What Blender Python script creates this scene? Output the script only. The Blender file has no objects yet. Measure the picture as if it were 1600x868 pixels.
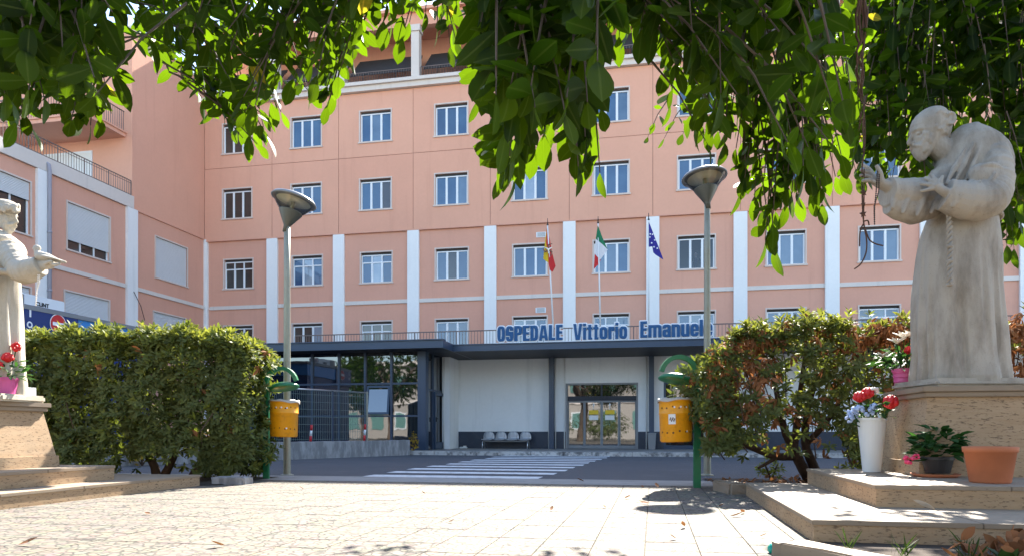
import bpy, bmesh, math, random
import numpy as np
from mathutils import Vector, Matrix, Euler
R = math.radians
random.seed(7)
rng = np.random.default_rng(7)
scene = bpy.context.scene
col = scene.collection

# ---------------------------------------------------------------- camera, world, sun, exposure
F, CX, HY, H = 1110.0, 800.0, 672.0, 0.75          # lens in photo pixels, eye point, eye height in metres
cam_d = bpy.data.cameras.new('camera')
cam = bpy.data.objects.new('camera', cam_d)
col.objects.link(cam)
cam.location = (0, 0, H)
cam.rotation_euler = (R(90), 0, 0)
cam_d.sensor_width = 36.0
cam_d.lens = 36.0 * F / 1600.0
cam_d.shift_y = (HY - 434.0) / 1600.0
cam_d.clip_start = 0.05
cam_d.clip_end = 1500
scene.camera = cam

SUN_AZ, SUN_EL = R(18), R(42.0)
world = bpy.data.worlds.new('World')
scene.world = world
world.use_nodes = True
wn = world.node_tree.nodes
wl = world.node_tree.links
sky = wn.new('ShaderNodeTexSky')
sky.sky_type = 'NISHITA'
sky.sun_disc = False
sky.sun_elevation = SUN_EL
sky.sun_rotation = SUN_AZ
sky.air_density = 1.0
sky.dust_density = 0.6
sky.ozone_density = 1.0
bg = wn.get('Background') or wn.new('ShaderNodeBackground')
bg.inputs[1].default_value = 0.105
wl.new(sky.outputs[0], bg.inputs[0])
sun_d = bpy.data.lights.new('sun', 'SUN')
sun_d.energy = 5.0
sun_d.angle = R(0.53)
sun_d.color = (1.0, 0.94, 0.84)
sun = bpy.data.objects.new('sun', sun_d)
col.objects.link(sun)
sdir = Vector((math.sin(SUN_AZ) * math.cos(SUN_EL), math.cos(SUN_AZ) * math.cos(SUN_EL), math.sin(SUN_EL)))
sun.rotation_euler = sdir.to_track_quat('Z', 'Y').to_euler()
sun.location = sdir * 60

scene.view_settings.view_transform = 'Standard'
scene.view_settings.look = 'None'
scene.view_settings.gamma = 1
scene.view_settings.use_curve_mapping = False
scene.view_settings.exposure = 2.28
scene.render.engine = 'CYCLES'
scene.cycles.use_denoising = True
scene.cycles.max_bounces = 8
scene.cycles.transparent_max_bounces = 12
scene.cycles.sample_clamp_indirect = 6

# ---------------------------------------------------------------- pixel -> place helpers
def at(px, py, Y):
    return Vector(((px - CX) / F * Y, Y, H + (HY - py) / F * Y))
def ground(px, py, z=0.0):
    Y = (H - z) * F / (py - HY)
    return Vector(((px - CX) / F * Y, Y, z))

# building frame: u runs along the main front, w runs away from the viewer
ANG = math.atan2(-0.1946, 0.9809)
U = Vector((math.cos(ANG), math.sin(ANG), 0))
W = Vector((-math.sin(ANG), math.cos(ANG), 0))
P706 = Vector(((706 - CX) / F * 34.0, 34.0, 0))
def along(px, d=0.0):
    """position along the main front (metres from its left corner) seen at photo column px, plane d metres in front"""
    a = (px - CX) / F
    o = P706 - W * d
    return (a * o.y - o.x) / (U.x - a * U.y)
S0 = along(321)
CORNER = P706 + U * S0
def sx(px, d=0.0):
    return along(px, d) - S0
def zy(py, px, d=0.0):
    s = along(px, d)
    Y = (P706 - W * d + U * s).y
    return H + (HY - py) / F * Y
def toframe(v):
    r = v - CORNER
    return Vector((r.dot(U), r.dot(W), v.z))

# ---------------------------------------------------------------- object helpers
def link(o, parent=None):
    col.objects.link(o)
    if parent is not None:
        o.parent = parent
    return o
def tag(o, label=None, cat=None, group=None, kind=None):
    if label: o['label'] = label
    if cat: o['category'] = cat
    if group: o['group'] = group
    if kind: o['kind'] = kind
    return o
def empty(name, loc=(0, 0, 0), rz=0.0, label=None, cat=None, group=None):
    o = bpy.data.objects.new(name, None)
    o.empty_display_size = 0.2
    link(o)
    o.location = loc
    o.rotation_euler = (0, 0, rz)
    return tag(o, label, cat, group)
def obj(name, mesh, parent=None, loc=None, rot=None):
    o = bpy.data.objects.new(name, mesh)
    link(o, parent)
    if loc is not None: o.location = loc
    if rot is not None: o.rotation_euler = rot
    return o

class MB:
    def __init__(s):
        s.v = []; s.f = []; s.mi = []; s.sm = []; s.m = 0; s.smooth = False
    def add(s, vs, fs):
        n = len(s.v)
        s.v += [tuple(p) for p in vs]
        for f in fs:
            s.f.append(tuple(i + n for i in f)); s.mi.append(s.m); s.sm.append(s.smooth)
        return s
    def box(s, x0, x1, y0, y1, z0, z1):
        v = [(x0,y0,z0),(x1,y0,z0),(x1,y1,z0),(x0,y1,z0),(x0,y0,z1),(x1,y0,z1),(x1,y1,z1),(x0,y1,z1)]
        return s.add(v, [(0,3,2,1),(4,5,6,7),(0,1,5,4),(1,2,6,5),(2,3,7,6),(3,0,4,7)])
    def bevbox(s, x0, x1, y0, y1, z0, z1, b=0.01):
        bm = bmesh.new()
        bmesh.ops.create_cube(bm, size=1.0)
        for v in bm.verts:
            v.co = Vector((x0 + (v.co.x + .5) * (x1 - x0), y0 + (v.co.y + .5) * (y1 - y0), z0 + (v.co.z + .5) * (z1 - z0)))
        bmesh.ops.bevel(bm, geom=bm.edges[:], offset=b, segments=2, affect='EDGES')
        bm.verts.index_update()
        s.add([v.co for v in bm.verts], [[v.index for v in f.verts] for f in bm.faces])
        bm.free()
        return s
    def quad(s, a, b, c, d):
        return s.add([a, b, c, d], [(0, 1, 2, 3)])
    def prism(s, poly, z0, z1):
        n = len(poly)
        v = [(x, y, z0) for x, y in poly] + [(x, y, z1) for x, y in poly]
        f = [tuple(reversed(range(n))), tuple(range(n, 2 * n))]
        f += [(i, (i + 1) % n, n + (i + 1) % n, n + i) for i in range(n)]
        return s.add(v, f)
    def tube(s, pts, rad, n=8, cap=True, flat=1.0):
        pts = [Vector(p) for p in pts]
        if not hasattr(rad, '__len__'): rad = [rad] * len(pts)
        vs = []; fs = []
        prev = None
        for i, p in enumerate(pts):
            t = (pts[min(i + 1, len(pts) - 1)] - pts[max(i - 1, 0)])
            if t.length < 1e-9: t = Vector((0, 0, 1))
            t.normalize()
            if prev is None:
                a = Vector((0, 0, 1)) if abs(t.z) < .9 else Vector((1, 0, 0))
                nrm = t.cross(a).normalized()
            else:
                nrm = (prev - t * prev.dot(t)).normalized()
            prev = nrm
            b = t.cross(nrm)
            for k in range(n):
                an = 2 * math.pi * k / n
                vs.append(p + nrm * (rad[i] * math.cos(an)) + b * (rad[i] * flat * math.sin(an)))
        for i in range(len(pts) - 1):
            for k in range(n):
                fs.append((i*n + k, i*n + (k+1) % n, (i+1)*n + (k+1) % n, (i+1)*n + k))
        if cap:
            fs.append(tuple(reversed(range(n))))
            fs.append(tuple(range((len(pts)-1)*n, len(pts)*n)))
        return s.add(vs, fs)
    def lathe(s, prof, n=24, c=(0, 0, 0), cap0=True, cap1=True):
        vs = []; fs = []
        for r, z in prof:
            for k in range(n):
                an = 2 * math.pi * k / n
                vs.append((c[0] + r * math.cos(an), c[1] + r * math.sin(an), c[2] + z))
        for i in range(len(prof) - 1):
            for k in range(n):
                fs.append((i*n + k, i*n + (k+1) % n, (i+1)*n + (k+1) % n, (i+1)*n + k))
        if cap0: fs.append(tuple(reversed(range(n))))
        if cap1: fs.append(tuple(range((len(prof)-1)*n, len(prof)*n)))
        return s.add(vs, fs)
    def ball(s, c, r, nu=12, nv=8, rot=None):
        if not hasattr(r, '__len__'): r = (r, r, r)
        vs = []; fs = []
        for i in range(nv + 1):
            th = math.pi * i / nv
            for k in range(nu):
                ph = 2 * math.pi * k / nu
                p = Vector((r[0]*math.sin(th)*math.cos(ph), r[1]*math.sin(th)*math.sin(ph), r[2]*math.cos(th)))
                if rot is not None: p = rot @ p
                vs.append(p + Vector(c))
        for i in range(nv):
            for k in range(nu):
                fs.append((i*nu + k, (i+1)*nu + k, (i+1)*nu + (k+1) % nu, i*nu + (k+1) % nu))
        return s.add(vs, fs)
    def mesh(s, name, mats):
        me = bpy.data.meshes.new(name)
        me.from_pydata(s.v, [], s.f)
        if not isinstance(mats, (list, tuple)): mats = [mats]
        for m in mats: me.materials.append(m)
        me.polygons.foreach_set('material_index', s.mi)
        me.polygons.foreach_set('use_smooth', s.sm)
        me.update()
        return me
    def build(s, name, mats, parent=None, loc=None, rot=None):
        return obj(name, s.mesh(name, mats), parent, loc, rot)

# ---------------------------------------------------------------- materials
class NT:
    def __init__(s, name):
        s.m = bpy.data.materials.new(name)
        s.m.use_nodes = True
        s.n = s.m.node_tree.nodes; s.l = s.m.node_tree.links
        s.b = s.n['Principled BSDF']; s.out = s.n['Material Output']
    def new(s, t, **k):
        x = s.n.new(t)
        for a, v in k.items(): setattr(x, a, v)
        return x
    def con(s, a, b): s.l.new(a, b)
    def coord(s, kind='Object'):
        if kind == 'World':
            return s.new('ShaderNodeNewGeometry').outputs['Position']
        return s.new('ShaderNodeTexCoord').outputs[kind]
    def noise(s, vec, scale, detail=4, rough=.55, stretch=None):
        if stretch:
            mp = s.new('ShaderNodeMapping'); mp.inputs['Scale'].default_value = stretch
            s.con(vec, mp.inputs['Vector']); vec = mp.outputs[0]
        t = s.new('ShaderNodeTexNoise')
        t.inputs['Scale'].default_value = scale; t.inputs['Detail'].default_value = detail
        t.inputs['Roughness'].default_value = rough
        s.con(vec, t.inputs['Vector'])
        return t.outputs['Fac']
    def ramp(s, fac, stops):
        r = s.new('ShaderNodeValToRGB')
        el = r.color_ramp.elements
        while len(el) < len(stops): el.new(.5)
        for e, (p, c) in zip(el, stops):
            e.position = p
            e.color = (c, c, c, 1) if not hasattr(c, '__len__') else (*c[:3], 1)
        s.con(fac, r.inputs[0])
        return r.outputs[0]
    def mix(s, fac, a, b, mode='MIX'):
        x = s.new('ShaderNodeMix', data_type='RGBA', blend_type=mode)
        for sock, v in ((x.inputs[0], fac), (x.inputs[6], a), (x.inputs[7], b)):
            if hasattr(v, 'is_linked') or isinstance(v, bpy.types.NodeSocket): s.con(v, sock)
            elif hasattr(v, '__len__'): sock.default_value = (*v[:3], 1)
            else: sock.default_value = v
        return x.outputs[2]
    def bump(s, h, strength=.3, dist=.01, normal=None):
        b = s.new('ShaderNodeBump')
        b.inputs['Strength'].default_value = strength; b.inputs['Distance'].default_value = dist
        s.con(h, b.inputs['Height'])
        if normal is not None: s.con(normal, b.inputs['Normal'])
        return b.outputs[0]
    def set(s, color=None, rough=None, normal=None, metal=None, spec=None):
        if color is not None:
            if hasattr(color, '__len__'): s.b.inputs['Base Color'].default_value = (*color[:3], 1)
            else: s.con(color, s.b.inputs['Base Color'])
        if rough is not None:
            if isinstance(rough, bpy.types.NodeSocket): s.con(rough, s.b.inputs['Roughness'])
            else: s.b.inputs['Roughness'].default_value = rough
        if normal is not None: s.con(normal, s.b.inputs['Normal'])
        if metal is not None: s.b.inputs['Metallic'].default_value = metal
        if spec is not None: s.b.inputs['Specular IOR Level'].default_value = spec
        return s.m

def sc(c, k): return tuple(x * k for x in c)
def paint(name, c, rough=.5, var=.12, scale=3.0, bump=.05, bscale=60, metal=0.0, coord='World', dirt=None):
    t = NT(name)
    v = t.coord(coord)
    n = t.noise(v, scale, 5)
    cc = t.mix(n, sc(c, 1 - var), sc(c, 1 + var))
    if dirt:
        dn = t.noise(v, scale * 2.3, 6, .65)
        f = t.ramp(dn, [(.52, 0.0), (.72, dirt[1])])
        cc = t.mix(f, cc, dirt[0])
    nb = t.noise(v, bscale, 3)
    return t.set(cc, rough, t.bump(nb, bump, .004), metal)

def stucco(name, c, dirtcol, dirt=.35):
    t = NT(name)
    v = t.coord('World')
    n = t.noise(v, .35, 6, .6)
    cc = t.mix(n, sc(c, .90), sc(c, 1.10))
    fine = t.noise(v, 9, 4)
    cc = t.mix(t.ramp(fine, [(.3, 0.0), (.8, .16)]), cc, sc(c, .75))
    st = t.noise(v, 1.0, 6, .65, (2.6, 2.6, .16))
    cc = t.mix(t.ramp(st, [(.55, 0.0), (.8, dirt)]), cc, dirtcol)
    oi = t.new('ShaderNodeObjectInfo')
    cc = t.mix(.10, cc, t.ramp(oi.outputs['Random'], [(0.0, .32), (1.0, .68)]), 'OVERLAY')
    b = t.noise(v, 45, 4, .7)
    return t.set(cc, .9, t.bump(b, .35, .012), spec=.2)

M = {}
M['salmon'] = stucco('salmon_stucco', (.70, .37, .262), (.50, .245, .17), .36)
M['salmon_low'] = stucco('salmon_low_stucco', (.66, .35, .255), (.46, .235, .175), .4)
M['joint'] = paint('joint_dark_salmon', (.30, .14, .10), .95)  # darker salmon for the strips behind the panel joints
M['cream'] = stucco('cream_trim', (.66, .60, .55), (.36, .33, .31), .4)
M['white_pil'] = stucco('white_pilaster', (.79, .79, .78), (.42, .42, .41), .35)
M['frame'] = paint('white_aluminium', (.74, .77, .80), .4, .04)
M['surround'] = paint('window_stone', (.62, .52, .46), .8, .1)
M['dark_gap'] = paint('blind_box', (.05, .048, .05), .8)
M['interior'] = paint('room_inside', (.05, .045, .045), .9)
M['shutter'] = paint('roller_shutter', (.62, .64, .66), .6, .05)
M['rail'] = paint('brown_rail', (.16, .12, .105), .6, .2)
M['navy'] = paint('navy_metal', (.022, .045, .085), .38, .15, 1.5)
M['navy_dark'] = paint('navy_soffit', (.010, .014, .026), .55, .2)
M['white_wall'] = stucco('white_render', (.78, .79, .78), (.45, .46, .45), .4)
M['plinth_navy'] = paint('navy_plinth', (.022, .032, .055), .5, .35, 2.2, dirt=((.08, .085, .09), .3))
M['roof_dark'] = paint('dark_louvre', (.035, .033, .034), .7, .25)
M['pipe'] = paint('lead_pipe', (.30, .29, .33), .6)
M['pole'] = paint('galvanised_pole', (.30, .29, .225), .5, .15, 6, metal=.3, dirt=((.22, .12, .06), .35))
M['green'] = paint('green_paint', (.012, .16, .065), .35, .15, 5, dirt=((.05, .05, .03), .3))
M['yellow'] = paint('yellow_paint', (.80, .33, .004), .4, .10, 6, dirt=((.40, .15, .02), .45))
M['rust'] = paint('rusty_dent', (.12, .05, .02), .8)
M['white_plastic'] = paint('white_plastic', (.72, .72, .70), .45, .04)
M['black'] = paint('black_rubber', (.015, .015, .016), .6)
M['steel'] = paint('bright_steel', (.55, .57, .60), .3, .05, metal=.8)
M['grey_plastic'] = paint('grey_plastic', (.20, .21, .22), .5, .1)
M['blue_sign'] = paint('sign_blue', (.003, .072, .20), .6, .08)
M['white_edge'] = paint('sign_white', (.78, .80, .82), .5, .03)
M['kiosk_blue'] = paint('kiosk_blue', (.008, .035, .16), .4, .1)
M['sky_blue'] = paint('fascia_blue', (.03, .22, .55), .4, .1)
M['ac_white'] = paint('unit_white', (.68, .70, .71), .5, .05)
M['red_paint'] = paint('red_paint', (.55, .02, .025), .45, .06)
M['pink'] = paint('pink_pot', (.60, .10, .30), .45, .08)
M['terracotta'] = paint('terracotta', (.46, .15, .065), .85, .15, 8)
M['black_pot'] = paint('black_pot', (.022, .021, .022), .5, .2, 8)
M['soil'] = paint('soil', (.045, .03, .02), 1.0, .4, 30, bump=.8, bscale=40)
M['petal_red'] = paint('petal_red', (.62, .012, .015), .5, .2, 40)
M['petal_white'] = paint('petal_white', (.80, .74, .66), .5, .1, 40)
M['petal_blue'] = paint('petal_blue', (.40, .50, .72), .6, .1, 40)
M['petal_pink'] = paint('petal_pink', (.75, .05, .14), .5, .2, 40)
M['bark'] = paint('ficus_bark', (.11, .078, .055), .9, .4, 8, bump=.7, bscale=30)
M['hedge_bark'] = paint('hedge_bark', (.07, .042, .028), .9, .35, 14, bump=.7, bscale=50)
M['wire'] = paint('fence_wire', (.12, .17, .16), .5, .2)
M['marker_white'] = paint('marker_white', (.7, .7, .7), .5)
M['yellow_sticker'] = paint('yellow_sticker', (.75, .50, .01), .5, .05)
M['teal'] = paint('teal_plastic', (.01, .36, .27), .25, .1, 20)
M['twine'] = paint('brown_twine', (.085, .04, .022), .9, .3, 20)
M['room'] = paint('room_paint', (.30, .35, .42), .9, .1)
M['bag'] = paint('bag_film', (.42, .38, .33), .5, .2, 30)
M['bead'] = paint('dark_bead', (.07, .045, .03), .4)

def glass(name, tint, refl, rough=.02, wav=.02, inner=None):
    """window pane: a coloured body behind a reflecting front"""
    t = NT(name)
    v = t.coord('World')
    n = t.noise(v, .7, 3)
    nb = t.bump(n, wav, .25)
    if inner:
        k = t.noise(v, .9, 4)
        t.set(t.mix(t.ramp(k, [(.35, 0.0), (.7, 1.0)]), tint, inner), .9, spec=0)
    else:
        t.set(tint, .9, spec=0)
    g = t.new('ShaderNodeBsdfGlossy')
    g.inputs['Roughness'].default_value = rough
    g.inputs['Color'].default_value = (.95, .97, 1, 1)
    t.con(nb, g.inputs['Normal'])
    fr = t.new('ShaderNodeFresnel'); fr.inputs['IOR'].default_value = 1.5
    ad = t.new('ShaderNodeMath', operation='ADD', use_clamp=True); ad.inputs[1].default_value = refl
    t.con(fr.outputs[0], ad.inputs[0])
    mx = t.new('ShaderNodeMixShader')
    t.con(ad.outputs[0], mx.inputs[0]); t.con(t.b.outputs[0], mx.inputs[1]); t.con(g.outputs[0], mx.inputs[2])
    t.con(mx.outputs[0], t.out.inputs['Surface'])
    return t.m
def clear_glass(name, tint, refl):
    t = NT(name)
    tr = t.new('ShaderNodeBsdfTransparent'); tr.inputs[0].default_value = (*tint, 1)
    g = t.new('ShaderNodeBsdfGlossy'); g.inputs['Roughness'].default_value = .02
    fr = t.new('ShaderNodeFresnel'); fr.inputs['IOR'].default_value = 1.5
    ad = t.new('ShaderNodeMath', operation='ADD', use_clamp=True); ad.inputs[1].default_value = refl
    t.con(fr.outputs[0], ad.inputs[0])
    mx = t.new('ShaderNodeMixShader')
    t.con(ad.outputs[0], mx.inputs[0]); t.con(tr.outputs[0], mx.inputs[1]); t.con(g.outputs[0], mx.inputs[2])
    t.con(mx.outputs[0], t.out.inputs['Surface'])
    return t.m
M['pane'] = glass('window_pane', (.015, .062, .145), .04, inner=(.04, .105, .195))  # blue mostly stands for reflected sky, put into the body colour
M['pane_deep'] = glass('window_pane_deep', (.010, .042, .105), .05, inner=(.026, .075, .145))  # deeper sky reflection, likewise put into the colour
M['pane_grey'] = glass('window_pane_curtain', (.04, .09, .155), .06, inner=(.085, .145, .22))  # curtain tone with the sky's reflected blue mixed into the colour
M['pane_dark'] = glass('window_pane_dark', (.03, .026, .024), .03, inner=(.055, .05, .045))
M['pane_pale'] = glass('window_pane_pale', (.26, .31, .36), .08, inner=(.12, .18, .26))
M['tinted'] = glass('tinted_glass', (.007, .009, .012), .10, wav=.012)
M['door_glass'] = glass('door_glass', (.008, .010, .012), .13, wav=.006)
M['clear'] = clear_glass('clear_glass', (.50, .64, .82), .03)
M['lamp_clear'] = clear_glass('lamp_bowl', (.93, .93, .91), .03)

def travertine():
    t = NT('travertine')
    v = t.coord('World')
    big = t.noise(v, 1.2, 5)
    cc = t.mix(big, (.34, .225, .125), (.46, .33, .205))
    band = t.noise(v, 3.0, 5, .6, (1.0, 1.0, 9.0))
    cc = t.mix(t.ramp(band, [(.35, 0.0), (.75, .75)]), cc, (.32, .20, .105))
    pit = t.noise(v, 20, 5, .65, (1.0, 1.0, 3.6))
    pf = t.ramp(pit, [(.54, 0.0), (.64, .85)])
    cc = t.mix(pf, cc, (.10, .062, .036))
    dirt = t.noise(v, 2.1, 6, .7)
    cc = t.mix(t.ramp(dirt, [(.55, 0.0), (.8, .55)]), cc, (.15, .12, .085))
    return t.set(cc, .85, t.bump(pf, -.7, .012))
M['travertine'] = travertine()
def smooth_stone():
    t = NT('honed_travertine')
    v = t.coord('World')
    big = t.noise(v, 2.0, 6)
    cc = t.mix(big, (.21, .155, .105), (.31, .24, .17))
    pit = t.noise(v, 22, 4, .6, (1.0, 1.0, 2.0))
    pf = t.ramp(pit, [(.63, 0.0), (.70, .7)])
    cc = t.mix(pf, cc, (.18, .12, .08))
    return t.set(cc, .7, t.bump(pf, -.4, .006))
M['honed'] = smooth_stone()
def statue_stone(name, c, stain):
    t = NT(name)
    v = t.coord('World')
    big = t.noise(v, 2.5, 6, .6)
    cc = t.mix(big, sc(c, .82), sc(c, 1.15))
    st = t.noise(v, 3.5, 6, .65, (1.4, 1.4, .45))
    cc = t.mix(t.ramp(st, [(.45, 0.0), (.72, .75)]), cc, stain)
    sp = t.noise(v, 60, 3, .7)
    cc = t.mix(t.ramp(sp, [(.62, 0.0), (.75, .5)]), cc, sc(stain, .7))
    b = t.noise(v, 90, 5, .7)
    return t.set(cc, .9, t.bump(b, .35, .008), spec=.25)
M['statue_grey'] = statue_stone('weathered_stone', (.42, .37, .305), (.16, .13, .10))
M['statue_white'] = statue_stone('pale_stone', (.50, .45, .37), (.33, .27, .18))

def asphalt():
    t = NT('asphalt')
    v = t.coord('World')
    n = t.noise(v, .5, 6, .6)
    cc = t.mix(n, (.040, .041, .046), (.072, .073, .08))
    g = t.noise(v, 140, 3, .7)
    cc = t.mix(t.ramp(g, [(.45, 0.0), (.8, .6)]), cc, (.14, .14, .145))
    d = t.noise(v, 1.1, 6, .7, (1, 2.4, 1))
    cc = t.mix(t.ramp(d, [(.56, 0.0), (.72, .55)]), cc, (.14, .135, .13))
    return t.set(cc, .85, t.bump(g, .5, .01))
M['asphalt'] = asphalt()
def tile_mat():
    t = NT('relief_tile')
    v = t.coord('World')
    mp = t.new('ShaderNodeMapping'); mp.inputs['Rotation'].default_value = (0, 0, -ANG); t.con(v, mp.inputs['Vector'])
    wob = t.new('ShaderNodeTexNoise'); wob.inputs['Scale'].default_value = 9; t.con(mp.outputs[0], wob.inputs['Vector'])
    vm = t.new('ShaderNodeVectorMath', operation='MULTIPLY_ADD')
    vm.inputs[1].default_value = (.03, .03, 0)
    t.con(wob.outputs['Color'], vm.inputs[0]); t.con(mp.outputs[0], vm.inputs[2])
    vo = t.new('ShaderNodeTexVoronoi', feature='DISTANCE_TO_EDGE')
    vo.inputs['Scale'].default_value = 15.0
    t.con(vm.outputs[0], vo.inputs['Vector'])
    gap = t.ramp(vo.outputs['Distance'], [(.0, 1.0), (.06, .9), (.125, 0.0)])
    big = t.noise(v, .8, 6, .6)
    cc = t.mix(big, (.138, .117, .09), (.182, .157, .123))
    vc = t.new('ShaderNodeTexVoronoi'); vc.inputs['Scale'].default_value = 15.0
    t.con(vm.outputs[0], vc.inputs['Vector'])
    cc = t.mix(.12, cc, vc.outputs['Color'], 'SOFT_LIGHT')
    sp = t.noise(v, 70, 4, .7)
    cc = t.mix(t.ramp(sp, [(.55, 0.0), (.75, .35)]), cc, (.13, .108, .08))
    mask = t.ramp(t.noise(v, 2.3, 4), [(.3, .45), (.6, 1.0)])
    gm = t.new('ShaderNodeMath', operation='MULTIPLY'); t.con(gap, gm.inputs[0]); t.con(mask, gm.inputs[1])
    cc = t.mix(gm.outputs[0], cc, (.032, .027, .021))
    d = t.noise(v, .55, 6, .7)
    cc = t.mix(t.ramp(d, [(.55, 0.0), (.75, .5)]), cc, (.12, .10, .077))
    return t.set(cc, .85, t.bump(gap, -.5, .008))
M['tile'] = tile_mat()
M['concrete'] = paint('concrete', (.27, .255, .235), .9, .25, 1.6, bump=.5, bscale=50, dirt=((.13, .12, .11), .5))
M['grout'] = paint('grout', (.125, .105, .082), .95, .3, 6)
M['wall_concrete'] = None
def old_concrete():
    t = NT('stained_concrete')
    v = t.coord('World')
    big = t.noise(v, 1.5, 6)
    cc = t.mix(big, (.26, .25, .245), (.40, .39, .38))
    st = t.noise(v, 2.5, 6, .7, (1.8, 1.8, .5))
    cc = t.mix(t.ramp(st, [(.42, 0.0), (.56, .75)]), cc, (.15, .145, .145))
    b = t.noise(v, 40, 4)
    return t.set(cc, .92, t.bump(b, .5, .01))
M['wall_concrete'] = old_concrete()
def kerb_paint():
    t = NT('worn_kerb')
    v = t.coord('World')
    n = t.noise(v, 4, 6, .7)
    cc = t.mix(t.ramp(n, [(.45, 0.0), (.6, 1.0)]), (.48, .46, .43), (.13, .125, .12))
    return t.set(cc, .9, t.bump(n, .4, .02))
M['kerb'] = kerb_paint()
def road_paint():
    t = NT('road_paint')
    v = t.coord('World')
    n = t.noise(v, 5, 6, .7)
    cc = t.mix(t.ramp(n, [(.5, 0.0), (.72, .8)]), (.62, .62, .61), (.16, .16, .165))
    return t.set(cc, .8)
M['road_paint'] = road_paint()

def leaf_mat(name, top, trans, back, tf=.45, rough=.35, var=.5, rib=True):
    t = NT(name)
    g = t.new('ShaderNodeNewGeometry')
    oi = t.new('ShaderNodeObjectInfo')
    ad = t.new('ShaderNodeMath', operation='ADD'); t.con(g.outputs['Random Per Island'], ad.inputs[0]); t.con(oi.outputs['Random'], ad.inputs[1])
    fr = t.new('ShaderNodeMath', operation='FRACT'); t.con(ad.outputs[0], fr.inputs[0])
    rnd = fr.outputs[0]
    c = t.mix(rnd, sc(top, 1 - var), sc(top, 1 + var))
    c = t.mix(g.outputs['Backfacing'], c, back)
    tc = t.mix(rnd, sc(trans, .75), sc(trans, 1.25))
    if rib:
        uv = t.new('ShaderNodeUVMap')
        sp = t.new('ShaderNodeSeparateXYZ'); t.con(uv.outputs[0], sp.inputs[0])
        s1 = t.new('ShaderNodeMath', operation='SUBTRACT'); s1.inputs[1].default_value = .5; t.con(sp.outputs[0], s1.inputs[0])
        ab = t.new('ShaderNodeMath', operation='ABSOLUTE'); t.con(s1.outputs[0], ab.inputs[0])
        rf = t.ramp(ab.outputs[0], [(.0, 1.0), (.035, .8), (.06, 0.0)])
        c = t.mix(rf, c, (top[0] * 3 + .03, top[1] * 2.2 + .03, top[2] * 2 + .01))
    t.set(c, rough, spec=.08)
    tl = t.new('ShaderNodeBsdfTranslucent')
    t.con(tc, tl.inputs[0])
    mx = t.new('ShaderNodeMixShader'); mx.inputs[0].default_value = tf
    t.con(t.b.outputs[0], mx.inputs[1]); t.con(tl.outputs[0], mx.inputs[2])
    t.con(mx.outputs[0], t.out.inputs['Surface'])
    return t.m
M['ficus'] = leaf_mat('ficus_leaf', (.007, .017, .0035), (.19, .345, .005), (.010, .020, .005), .28, .5)
M['ficus_yellow'] = leaf_mat('ficus_leaf_old', (.22, .18, .012), (.45, .38, .02), (.2, .17, .02), .4, .5)
M['hedge'] = leaf_mat('hedge_leaf', (.085, .105, .030), (.21, .26, .03), (.10, .12, .045), .25, .5, .6, False)
M['hedge_new'] = leaf_mat('hedge_young_leaf', (.17, .20, .04), (.30, .32, .04), (.15, .175, .05), .30, .5, .4, False)
M['hedge_dead'] = leaf_mat('hedge_dry_leaf', (.30, .125, .05), (.34, .14, .05), (.26, .12, .055), .2, .8, .45, False)
M['weed'] = leaf_mat('weed_leaf', (.03, .05, .015), (.08, .14, .02), (.04, .06, .02), .25, .6, .4, False)
M['bouquet'] = leaf_mat('bouquet_leaf', (.022, .07, .018), (.06, .16, .025), (.035, .085, .03), .25, .5, .4, False)
M['dry_leaf'] = leaf_mat('fallen_leaf', (.24, .10, .045), (.3, .14, .05), (.22, .11, .06), .15, .8, .5, False)

# ================================================================= SETTING: ground, road, plaza
def lx(v): return toframe(v).x
def ly(v): return toframe(v).y
def flat(name, s0, s1, y0, y1, z, mat, kind='structure', th=0.0):
    m = MB()
    if th: m.box(s0, s1, y0, y1, z - th, z)
    else: m.quad((s0, y0, z), (s1, y0, z), (s1, y1, z), (s0, y1, z))
    o = m.build(name, mat, None, (CORNER.x, CORNER.y, 0), (0, 0, ANG))
    return tag(o, kind=kind)
M['earth'] = paint('pale_ground', (.30, .26, .21), .95, .25, .4)
g = MB().quad((-500, -500, -.05), (500, -500, -.05), (500, 500, -.05), (-500, 500, -.05)).build('ground', M['earth'])
tag(g, kind='structure')
Y_ROAD = ly(ground(900, 749))          # near edge of the road
Y_STRIP = ly(ground(900, 757))         # concrete strip between paving and road
Y_KERB = ly(ground(800, 711))          # kerb of the hospital pavement
road = flat('road', -60, 90, Y_ROAD, Y_KERB, 0.0, M['asphalt'])
flat('kerb_strip', -60, 90, Y_STRIP, Y_ROAD - .004, 0.012, M['concrete'], th=.1)
# crossing stripes (painted, 4 mm sheets lying on the road)
def stripe_poly(y0, dy, a0, a1):
    pass
sL = lambda y: lx(Vector((-2.31, 12.06, 0))) + (y - ly(Vector((-2.31, 12.06, 0)))) * .02
sR = lambda y: lx(Vector((.63, 11.8, 0))) + (y - ly(Vector((.63, 11.8, 0)))) * .055
yy = Y_ROAD + .12
k = 0
while yy < Y_KERB - .3:
    w_ = .50
    m = MB()
    a0, a1 = sL(yy) + random.uniform(-.1, .1), sR(yy) + random.uniform(-.04, .04)
    n = 12
    vs = []
    for i in range(n + 1):
        x = a0 + (a1 - a0) * i / n
        vs += [(x, yy + random.uniform(-.008, .008), .004), (x, yy + w_ + random.uniform(-.008, .008), .004)]
    m.add(vs, [(2*i, 2*i+2, 2*i+3, 2*i+1) for i in range(n)])
    o = m.build('crossing_stripe', M['road_paint'], road)
    yy += 1.07; k += 1
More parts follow.
